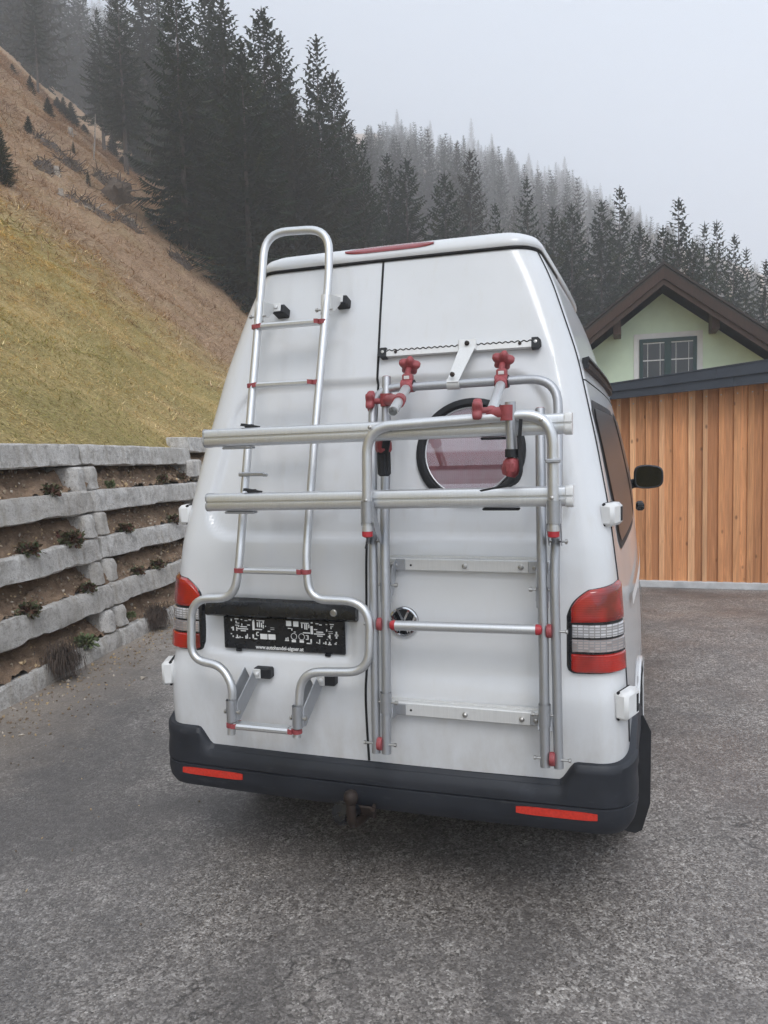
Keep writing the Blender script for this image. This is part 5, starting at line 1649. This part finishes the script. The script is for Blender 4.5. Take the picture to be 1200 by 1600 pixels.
for (px, top, a, wf, var, lab, br) in [
 (345, -8, 36, 1.31, 0, 'dense dark spruce with top cut by the frame above the ladder', False),
 (322, -30, 42, 1.31, 2, 'broad dark spruce behind the pale-trunked one', False),
 (408, 10, 36, 1.27, 2, 'tall dark spruce directly above the ladder loop', False),
 (376, 60, 32, 1.38, 0, 'low dense spruce in front of the ladder-top tree', False),
 (437, 48, 38, 1.13, 5, 'dark spruce with leaning tip right of the ladder-top tree', False),
 (455, 150, 35, 1.31, 0, 'shorter full spruce between the two tallest tips', True),
 (494, 54, 39, 1.17, 1, 'tall pointed spruce above the red brake light', False),
 (520, 108, 41, 1.08, 2, 'dark spruce close right of the pointed one', True),
 (478, 190, 36, 1.38, 2, 'bushy brownish spruce low behind the van roof', True),
 (548, 195, 44, 1.10, 0, 'right-hand end tree of the big dark spruce group', False),
 (566, 215, 42, 1.10, 1, 'small spruce just right of the big dark group', False),
]: by_dist(px, top, a, wf, var, lab, br, G1)
for (px, top, a, wf, var, lab, br) in [
 (604, 240, 47, 1.21, 0, 'slim dark spruce left of the twin pair over the van roof', False),
 (634, 246, 46, 1.21, 2, 'dark cone-shaped spruce right beside the slim one over the roof', False),
 (694, 268, 46, 1.21, 2, 'round-based dark spruce over the middle of the van roof', False),
 (734, 232, 54, 1.07, 5, 'tall brownish spruce in the middle distance over the van roof', True),
 (773, 316, 47, 0.97, 1, 'short thin spruce between taller ones over the roof', False),
 (823, 274, 50, 0.97, 3, 'open-crowned spruce standing clear against the fog', False),
 (864, 322, 48, 1.07, 0, 'dark spruce above the van roof corner', False),
 (893, 316, 47, 1.13, 2, 'dense spruce just right of the van roof corner', False),
 (940, 312, 48, 1.17, 0, 'broad spruce left of the forked pair above the house', False),
 (968, 290, 50, 1.07, 1, 'taller of the forked spruce pair left of the gable', False),
 (1000, 348, 44, 1.17, 2, 'low dark spruce directly left of the gable peak', False),
 (1060, 308, 43, 1.17, 1, 'tallest spruce over the house gable', False),
 (1036, 352, 41, 1.17, 0, 'spruce touching the gable peak from behind', False),
 (1082, 372, 41, 1.17, 2, 'small spruce behind the right roof slope', False),
 (1101, 346, 44, 0.97, 3, 'left one of the pair behind the right roof slope', False),
 (1120, 343, 45, 0.97, 1, 'right one of the pair behind the right roof slope', False),
 (1147, 364, 46, 0.97, 5, 'spruce standing right of the pair behind the roof', False),
 (1166, 386, 47, 0.97, 3, 'thin spruce near the right edge of the frame', False),
 (1197, 405, 43, 1.17, 0, 'spruce cut by the right edge of the frame', False),
 (620, 170, 480, 1.02, 5, 'large fog-grey spruce highest on the ridge line', True),
 (672, 188, 468, 1.02, 1, 'fog-grey spruce right of the highest ridge tree', True),
 (703, 220, 443, 0.95, 4, 'pale thin spruce in fog between two ridge trees', False),
 (736, 184, 496, 0.90, 3, 'faint narrow spruce tip above the brownish tree', True),
 (768, 208, 473, 0.95, 1, 'faint spruce right of the narrow ridge tip', True),
 (826, 238, 480, 0.95, 5, 'faint spruce behind the open-crowned tree', True),
 (882, 244, 488, 0.95, 0, 'faint broad spruce on the falling ridge above the roof corner', True),
 (938, 286, 473, 0.95, 3, 'faint small spruce on the ridge left of the forked pair', True),
 (1000, 320, 451, 0.95, 1, 'faint spruce on the low ridge left of the gable', True),
]: by_dist(px, top, a, wf, var, lab, br)

# the wood behind, one mass fading into the fog
RIDGE = ([0, 110, 130, 330, 380, 470, 560, 620, 700, 770, 830, 890, 940, 1000, 1100, 1200, 1400, 2000], [-400, -400, -300, -100, 60, 150, 195, 180, 205, 215, 245, 255, 295, 325, 365, 415, 470, 520])
def far_forest():
    protos = [spruce_arrays(90 + i, 10, (1.9, 1.5, 2.2, 1.7)[i], .6, .44, .5, .5, .6, .1 * (i % 2))[0] for i in range(4)]
    r = np.random.default_rng(5)
    Vs = []; cnt = 0; tries = 0
    while cnt < 760 and tries < 20000:
        tries += 1
        a = 62 + 450 * r.random(); px = r.uniform(-300, 1500)
        p = at_d(px, 700, a)
        s_, d_ = sd_of(p); z = float(terrain(s_, d_))
        if 150 < px < 360 and a < 88: continue
        if px <= 150 and a < 70: continue
        if z < 1.5 or (px > 360 and a < 95): continue
        H = r.uniform(9, 17) + 16 * min(1, a / 450)
        u = (np.array([p[0], p[1], z + H]) - CAM); f_ = u @ CF; qx = 600 + FPX * (u @ CR) / f_; qy = 800 - FPX * (u @ CU) / f_
        if qx > 1350 or qx < -150: continue
        lim = np.interp(qx, *RIDGE) + r.uniform(0, 26)
        if qy < lim:
            H -= (lim - qy) / FPX * f_
            if H < 8: continue
        P = protos[r.integers(4)]; an = r.random() * 6.28; k = H / 10; kw = k * r.uniform(.8, 1.1)
        c, s2 = math.cos(an), math.sin(an)
        Q = np.stack([(P[:, 0] * c - P[:, 1] * s2) * kw + p[0], (P[:, 0] * s2 + P[:, 1] * c) * kw + p[1], P[:, 2] * k + z - .3], 1)
        Vs.append(Q.astype(np.float32)); cnt += 1
    V = np.concatenate(Vs); F = np.arange(len(V), dtype=np.int32).reshape(-1, 3)
    print('far trees', cnt, 'tris', len(F), 'zmax', V[:, 2].max())
    me = tri_mesh('distant_forest', V, F, M['spruce_brown'])
    o = bpy.data.objects.new('distant_forest', me); link(o)
    tag(o, 'fog-covered spruce wood filling the mountainside', 'forest', kind='stuff')
far_forest()

# ---- bushes, saplings, stumps and brash on the cleared slope
def bush(px, bpy_, H, wf, var, label, name='young_spruce'):
    b = hit(px, bpy_)
    if b is None: print('no hit', px, bpy_); return
    spruce(name, (b[0], b[1], b[2] - .1), H, wf, var, label, 'young spruces on the cleared slope')
def h_for(px, top, bpy_):
    b = hit(px, bpy_)
    a = (b - CAM) @ CF
    return at_d(px, top, a)[2] - b[2]
for si, (px, bt, hp_, wf_) in enumerate(((20, 118, 20, 2.6), (48, 146, 30, 1.8), (90, 172, 22, 3.0), (100, 184, 34, 1.7), (132, 210, 18, 3.2), (176, 242, 36, 1.9), (192, 262, 20, 2.8), (216, 276, 26, 2.4))):
    b_ = hit(px, bt)
    if b_ is not None:
        spruce('scrub_bush', (b_[0], b_[1], b_[2] - .1), max(.6, hp_ / FPX * ((b_ - CAM) @ CF)), wf_, random.choice((0, 2, 5)), ('first', 'second', 'third', 'fourth', 'fifth', 'sixth', 'seventh', 'eighth')[si] + ' scrub bush from the left along the upper edge of the cleared slope', 'scrub bushes along the upper edge of the cleared slope', True)
for (px, top, bt, wf, var, lab) in ((4, 195, 290, 1.5, 2, 'dense dark young spruce cut by the left edge above the meadow'), (112, 158, 196, 2.2, 2, 'rounded dark bush on the slope below the leaning pole'),
                                    (45, 178, 208, 1.9, 0, 'dark bush above the left-hand brash bank'), (138, 262, 290, 1.3, 1, 'tiny spruce sapling above the upturned root plate'), (76, 150, 182, 2.0, 0, 'dark shrub under the lone foggy spruce'), (115, 218, 240, 1.4, 1, 'tiny spruce sapling beside the dark brash bank')):
    bush(px, bt, max(.5, h_for(px, top, bt)), wf, var, lab)
def sticks(mb, c, n, spread, ln, rad, r, zup=.5):
    for _ in range(n):
        o = np.array(c) + (r.random(3) - .5) * np.array(spread)
        d = r.normal(size=3); d[2] = abs(d[2]) * zup; d /= np.linalg.norm(d)
        l = ln * (.4 + r.random())
        mb.tube([o, o + d * l * .5 + (r.random(3) - .5) * .05, o + d * l], [rad, rad * .7, rad * .25], 5)
def brash(px, py, w_, label, n=70, mat='rootsoil', name='brash_heap', ln=.8, rad=.022, hz=.5):
    b = hit(px, py); r = np.random.default_rng(int(px * 7 + py))
    mb = MB()
    side = CR.copy(); side[2] = 0; side /= np.linalg.norm(side)
    # low earthy mound that follows the slope
    rows = []
    for i in np.linspace(-1, 1, 17):
        row = []
        for j in np.linspace(-1, 1, 11):
            q = b + side * i * w_ / 2 + np.array([CF[0], CF[1], 0]) * j * .6
            e = max(0, 1 - i * i) * max(0, 1 - j * j)
            row.append((q[0], q[1], tz(q[0], q[1]) - .08 + hz * (e ** .5) * (.55 + .9 * abs(fbm(i * 3 + px, j * 2.5)))))
        rows.append(row)
    mb.grid(np.array(rows))
    for _ in range(n):
        i = r.uniform(-1, 1); q = b + side * i * w_ / 2 + np.array([CF[0], CF[1], 0]) * r.uniform(-.6, .5)
        o = np.array([q[0], q[1], tz(q[0], q[1]) + hz * .5 * (1 - i * i)]); d = r.normal(size=3); d[2] = abs(d[2]) * .6; d /= np.linalg.norm(d); l = ln * (.3 + .8 * r.random())
        mb.tube([o, o + d * l * .5 + r.normal(size=3) * .03, o + d * l], [rad, rad * .7, rad * .3], 4)
    o = mb.build(name, M[mat], None, angle=60)
    tag(o, label, 'brash heap', 'brash heaps on the cleared slope')
def w_at(px, py, npx):
    b = hit(px, py); return npx / FPX * ((b - CAM) @ CF)
for (px, py, npx, lab) in ((140, 325, 70, 'long dark brash heap left of the upturned root plate'), (90, 238, 85, 'dark brash bank high on the slope beside the edge bush'), (168, 290, 40, 'dark brash heap above the upturned root plate'),
                           (72, 262, 30, 'small brash heap with bleached stump on the slope'), (200, 350, 45, 'twiggy brash heap below the upturned root plate'), (283, 412, 34, 'small brash heap on bare earth below the spruces'), (110, 262, 26, 'small dark brash clump in the middle of the slope')):
    brash(px, py, w_at(px, py, npx), lab, n=60, ln=w_at(px, py, 22), rad=.02, hz=w_at(px, py, 13))
def stump(px, py, hpx, label, root=False):
    b = hit(px, py); k = w_at(px, py, 1.0); r = np.random.default_rng(int(px + py * 3))
    hgt = hpx * k; mb = MB()
    if root:
        # toppled stump: root plate on edge with radiating roots
        c = b + np.array([0, 0, hgt * .5]); ax = -CF * .8 + CR * .3; ax[2] = .1
        prof_ = [(0, -.18 * hgt), (hgt * .42, -.12 * hgt), (hgt * .52, 0), (hgt * .40, .10 * hgt), (hgt * .2, .22 * hgt), (hgt * .15, .55 * hgt), (hgt * .13, .6 * hgt), (0, .6 * hgt)]
        mb.lathe(prof_, c, ax, 18, lobes=(5, .18))
        for _ in range(26):
            a = r.random() * 6.28; u = CR * math.cos(a) + np.array([0, 0, 1]) * math.sin(a)
            mb.tube([c + u * hgt * .3, c + u * hgt * .55 + r.normal(size=3) * .05 * hgt, c + u * hgt * (.6 + .3 * r.random()) + r.normal(size=3) * .1 * hgt], [.035 * hgt, .02 * hgt, .006 * hgt], 5)
        o = mb.build('upturned_stump', M['rootsoil'], None, angle=60); tag(o, label, 'stump', 'stumps on the cleared slope')
    else:
        mb.lathe([(hgt * .62, -.15), (hgt * .45, hgt * .15), (hgt * .36, hgt * .5), (hgt * .34, hgt * .95), (hgt * .25, hgt * 1.0), (0, hgt * .98)], b, (.15, -.1, 1), 14, lobes=(4, .12))
        for _ in range(5):
            a = r.random() * 6.28; u = np.array([math.cos(a), math.sin(a), -.2]); mb.tube([b + np.array([0, 0, hgt * .2]), b + u * hgt * .9 + np.array([0, 0, .05])], [hgt * .14, hgt * .05], 6)
        o = mb.build('tree_stump', M['deadwood'], None, angle=60); tag(o, label, 'stump', 'stumps on the cleared slope')
stump(186, 322, 42, 'dark upturned root plate with bleached top in the middle of the slope', True)
for (px, py, hpx, lab) in ((238, 345, 11, 'pale cut stump right of the upturned root plate'), (88, 272, 12, 'bleached stump on the small brash heap'), (95, 306, 11, 'small weathered stump left of the long brash heap'), (206, 352, 10, 'cut log end stump below the root plate'), (110, 210, 10, 'bleached stump high up under the rounded bush'), (190, 298, 12, 'bleached snag on top of the upturned root plate')):
    stump(px, py, hpx, lab)
def log(p0, p1, rpx, label, name='fallen_log', cat='log', lift=.1):
    a = hit(*p0); b = hit(*p1); k = w_at(*p0, 1.0)
    mb = MB(); mb.tube([a + np.array([0, 0, lift]), (a + b) / 2 + np.array([0, 0, lift * 1.3]), b + np.array([0, 0, lift])], [rpx * k, rpx * k * .85, rpx * k * .6], 8)
    tag(mb.build(name, M['deadwood'], None), label, cat, 'logs lying on the cleared slope')
log((130, 326), (152, 338), 1.6, 'pale log lying under the long brash heap')
log((150, 332), (166, 322), 1.2, 'thin pale branch leaning against the brash heap')
log((178, 334), (194, 322), 1.3, 'grey branch across the foot of the root plate')
log((236, 356), (262, 346), 1.2, 'thin log lying right below the pale cut stump')
log((190, 340), (216, 356), 2.2, 'grey log in front of the upturned root plate')
log((268, 262), (278, 294), 1.6, 'pale log fallen between the bare trunks')
# two bare poles
def pole(px, top, bt, lean, rpx, label):
    b = hit(px, bt); a = (b - CAM) @ CF; t_ = at_d(px + lean, top, a); k = a / FPX
    mb = MB(); mb.tube([b - np.array([0, 0, .2]), (b + t_) / 2 + np.array([.03, 0, 0]), t_], [rpx * k, rpx * k * .8, rpx * k * .5], 8)
    r = np.random.default_rng(px)
    for _ in range(6):
        q = b + (t_ - b) * r.uniform(.3, 1); mb.tube([q, q + r.normal(size=3) * .25], [rpx * k * .3, .005], 4)
    tag(mb.build('bare_trunk', M['deadwood'], None), label, 'dead tree', 'dead trunks on the cleared slope')
pole(122, 86, 160, 16, 1.6, 'pale leaning dead trunk in the fog at the upper left')
pole(146, 178, 248, 3, 1.2, 'short pale dead trunk upright on the slope')

# ---- meadow grass on the bank and dead grass on the clearing
def blades(n, smin, smax_, dmin, dmax, ln, wd, cols, wts, name, label, seed, gpow=1.0, lift=.35, fade=None):
    r = np.random.default_rng(seed)
    s = smin + (smax_ - smin) * r.random(n); d = dmin + (dmax - dmin) * r.random(n) ** gpow
    if fade is not None:
        keep = fade(s, d, r); s, d = s[keep], d[keep]; n = len(s)
    z = terrain(s, d)
    L = ln * (.5 + r.random(n)) * (1 + .03 * d)
    hd = r.normal(0, .75, n)                        # mostly lying downhill (towards the yard)
    up = np.abs(r.normal(lift, .3, n))
    P0 = O + np.outer(s, W) - np.outer(d + D0, N); P0[:, 2] = z - .008
    dirh = np.outer(np.cos(hd), N) + np.outer(np.sin(hd), W)
    slope = .76
    D3 = dirh.copy(); D3[:, 2] = -slope * np.cos(hd) * .9 + up
    D3 /= np.linalg.norm(D3, axis=1)[:, None]
    sd_ = np.outer(-np.sin(hd), N) + np.outer(np.cos(hd), W)
    w_ = (wd * (.6 + .8 * r.random(n)) * (1 + .05 * d))[:, None]
    V = np.stack([P0 - sd_ * w_, P0 + D3 * L[:, None], P0 + sd_ * w_], 1).reshape(-1, 3)
    pat = fbm(s * .5 + 3, d * .5) + .6 * fbm(s * 2.1, d * 1.2 + 8)
    C_ = np.array(cols)
    pick = np.clip(((pat + .55) / 1.1 + r.normal(0, .22, n)), 0, .999)
    edges = np.cumsum(wts) / np.sum(wts)
    ci = np.searchsorted(edges, pick)
    tint = C_[np.clip(ci, 0, len(C_) - 1)] * (.7 + .6 * r.random(n))[:, None]
    me = tri_mesh(name, V, np.arange(len(V), dtype=np.int32).reshape(-1, 3), M['blades'], np.repeat(tint, 3, 0))
    o = bpy.data.objects.new(name, me); link(o); tag(o, label, 'grass', kind='stuff')
GC = [(.40, .38, .13), (.57, .47, .18), (.84, .63, .29), (.96, .77, .41), (.80, .53, .28), (.34, .21, .11)]
fd = lambda s, d, r: (r.random(len(s)) < np.clip((13.5 - s + 2 * fbm(s * .4, d * .4)) / 5, 0, 1))
blades(200000, -5.2, 14, .0, 6, .085, .0042, GC, (2, 3, 4, 3, 2, 1), 'meadow_grass', 'short straw-coloured matted grass on the bank above the wall', 1, 1.0, fade=fd)
blades(70000, -2, 16, 6, 18, .15, .010, GC, (2, 3, 4, 3, 2, 1), 'meadow_grass', 'short straw-coloured grass on the upper bank', 2, 1.0, fade=fd)
BC = [(.30, .19, .12), (.46, .305, .19), (.57, .395, .25), (.68, .50, .33), (.80, .68, .52)]
fd2 = lambda s, d, r: (r.random(len(s)) > np.clip((13 - s) / 5, 0, 1))
blades(150000, 8, 50, 0, 40, .24, .008, BC, (2, 4, 4, 2, .4), 'dead_grass', 'brown dead grass and bracken on the cleared slope', 3, 1.3, lift=.5, fade=fd2)
# grass fringe hanging over the top course
r_ = np.random.default_rng(9)

# ---- weeds in the wall courses
def tuft(s, z, n_, size, mat, label, kind='leafy', name='weed'):
    base = wall_pt(s, z, n_); r = np.random.default_rng(int(abs(s) * 1000 + z * 77))
    T = []
    if kind == 'leafy':
        for _ in range(230):
            a = r.random() * 6.28; el = r.uniform(-.5, 1.0); l = size * r.uniform(.35, 1.0)
            d = N * math.cos(a) * .9 + W * math.sin(a) + np.array([0, 0, el]); d /= np.linalg.norm(d)
            p0 = base + d * l * .5 + r.normal(size=3) * size * .12; sd_ = np.cross(d, r.normal(size=3)); sd_ /= np.linalg.norm(sd_)
            wl = size * .13; tip = p0 + d * size * .34 + np.array([0, 0, -.02 * size])
            m_ = (p0 + tip) / 2
            T += [(p0, m_ + sd_ * wl, tip), (p0, tip, m_ - sd_ * wl)]
    else:
        for _ in range(900):
            a = r.uniform(-1.4, 1.4); l = size * r.uniform(.6, 1.15)
            d = N * math.cos(a) * .8 + W * math.sin(a) * .9 + np.array([0, 0, .25]); d /= np.linalg.norm(d)
            p0 = base + r.normal(size=3) * size * .22; p1 = p0 + d * l * .45; p2 = p1 + (d * .25 + np.array([0, 0, -.95])) * l * .55
            sd_ = np.cross(d, [0, 0, 1]); sd_ = sd_ / (np.linalg.norm(sd_) + 1e-6) * .003
            T += [(p0 - sd_, p1, p0 + sd_), (p1 - sd_, p2, p1 + sd_)]
    V = np.array(T).reshape(-1, 3) - base
    me = tri_mesh(name, V, np.arange(len(V), dtype=np.int32).reshape(-1, 3), M[mat])
    o = bpy.data.objects.new(name, me); link(o); o.location = base
    tag(o, label, 'plant', 'weeds growing out of the wall')
tuft(-.62, 1.40, .0, .11, 'weed_mix', 'green and red weed under the top course, left of the joint blocks')
tuft(.42, 1.41, -.03, .07, 'weed_green', 'small green weed right of the top joint blocks')
tuft(1.55, 1.41, .0, .09, 'weed_mix', 'reddish weed hanging over the second course on the right')
tuft(2.15, 1.42, -.03, .08, 'weed_mix', 'dark weed in the top gap close to the van')
tuft(-.55, .99, .0, .14, 'weed_mix', 'large red-green weed in the second gap left of the joint')
tuft(-1.12, .98, .0, .12, 'weed_mix', 'brownish weed in the second gap near the left edge')
tuft(.42, .98, .0, .10, 'weed_mix', 'red weed right of the second joint blocks')
tuft(1.50, .97, .0, .10, 'weed_mix', 'dark weed in the second gap close to the van')
tuft(-1.35, .56, .0, .12, 'weed_mix', 'leafy red-green weed in the third gap at the left')
tuft(-.52, .58, .01, .09, 'weed_mix', 'dark weed hanging left of the third joint blocks')
tuft(.42, .57, .0, .09, 'weed_mix', 'small dry weed right of the third joint blocks')
tuft(.85, .57, .0, .10, 'weed_mix', 'green-brown weed in the third gap beside the tail lamp')
tuft(-.75, .17, .0, .12, 'weed_green', 'pale green weed on the lowest course left of the joint')
tuft(-1.20, .17, .03, .22, 'weed_dry', 'big dark dry grass tuft hanging over the lowest course', 'dry', 'dry_grass_tuft')
tuft(.42, .14, .02, .20, 'weed_dry', 'dark dry grass tuft at the end of the lowest course near the lamp', 'dry', 'dry_grass_tuft')
tuft(.10, .21, -.02, .06, 'weed_green', 'tiny green weed beside the lowest joint block')

# ---- loose stones and leaf litter at the foot of the wall and in the soil
def litter():
    r = np.random.default_rng(21); T = []; C_ = []
    def stone(c, sz, col):
        ax = r.normal(size=(3, 3)); q, _ = np.linalg.qr(ax)
        P = np.array([(1, 0, 0), (-1, 0, 0), (0, 1, 0), (0, -1, 0), (0, 0, 1), (0, 0, -1)]) * sz * r.uniform(.5, 1.1, (6, 1)) * np.array([1, .8, .55])
        P = P @ q.T + c
        for f in ((0, 2, 4), (2, 1, 4), (1, 3, 4), (3, 0, 4), (2, 0, 5), (1, 2, 5), (3, 1, 5), (0, 3, 5)):
            T.append(P[list(f)]); C_.append(col)
    cols = [(.33, .27, .20), (.26, .20, .145), (.42, .37, .31), (.20, .15, .105), (.48, .36, .22)]
    for _ in range(1500):
        s = r.uniform(-5, 6); n_ = .03 + abs(r.normal(0, .22)); p = O + W * s + N * n_; p[2] = .010
        stone(p, r.uniform(.006, .020) * (1.7 if r.random() < .06 else 1), np.array(cols[r.integers(5)]) * r.uniform(.7, 1.2))
    for _ in range(500):
        s = r.uniform(-5, 6); n_ = .1 + abs(r.normal(0, .7)); p = O + W * s + N * n_; p[2] = .010
        stone(p, r.uniform(.005, .012), np.array(cols[r.integers(5)]) * r.uniform(.7, 1.1))
    for k in range(4):
        for _ in range(1300):
            s = r.uniform(-5, 7.4); q = r.random() ** 1.5 * .7; zb = LEV[k] + .17
            hh = LEV[k + 1] + .06 - LEV[k] - .17
            p = O + W * s + N * (-.03 - .36 * q - LEAN * zb); p[2] = zb + .035 + r.uniform(-.02, .02) + hh * (1 - (1 - q) ** 1.5) * .86
            stone(p, r.uniform(.007, .022) * (1.8 if r.random() < .08 else 1), np.array(cols[r.integers(5)]) * r.uniform(.7, 1.5))
    T = np.array(T).reshape(-1, 3)
    me = tri_mesh('loose_stones', T, np.arange(len(T), dtype=np.int32).reshape(-1, 3), M['stones'], np.repeat(np.array(C_), 3, 0))
    o = bpy.data.objects.new('loose_stones', me); link(o); tag(o, 'scattered stones and dead leaves along the foot of the wall', 'gravel', kind='stuff')
litter()

# ================================================================== HAZE
hz = MB()
hz.box((0, 290, 138), (1300, 820, 279))
hm = bpy.data.materials.new('haze'); hm.use_nodes = True
ht = hm.node_tree
for n_ in list(ht.nodes):
    if n_.type != 'OUTPUT_MATERIAL': ht.nodes.remove(n_)
pv_ = ht.nodes.new('ShaderNodeVolumePrincipled')
pv_.inputs['Color'].default_value = (.975, .985, 1.0, 1)
pv_.inputs['Density'].default_value = HAZE_DENSITY
pv_.inputs['Anisotropy'].default_value = .2
ht.links.new(pv_.outputs[0], [n_ for n_ in ht.nodes if n_.type == 'OUTPUT_MATERIAL'][0].inputs['Volume'])
ho = hz.build('haze', hm, None, smooth=False)
tag(ho, 'thin even mountain fog over the whole scene', 'haze', kind='stuff')
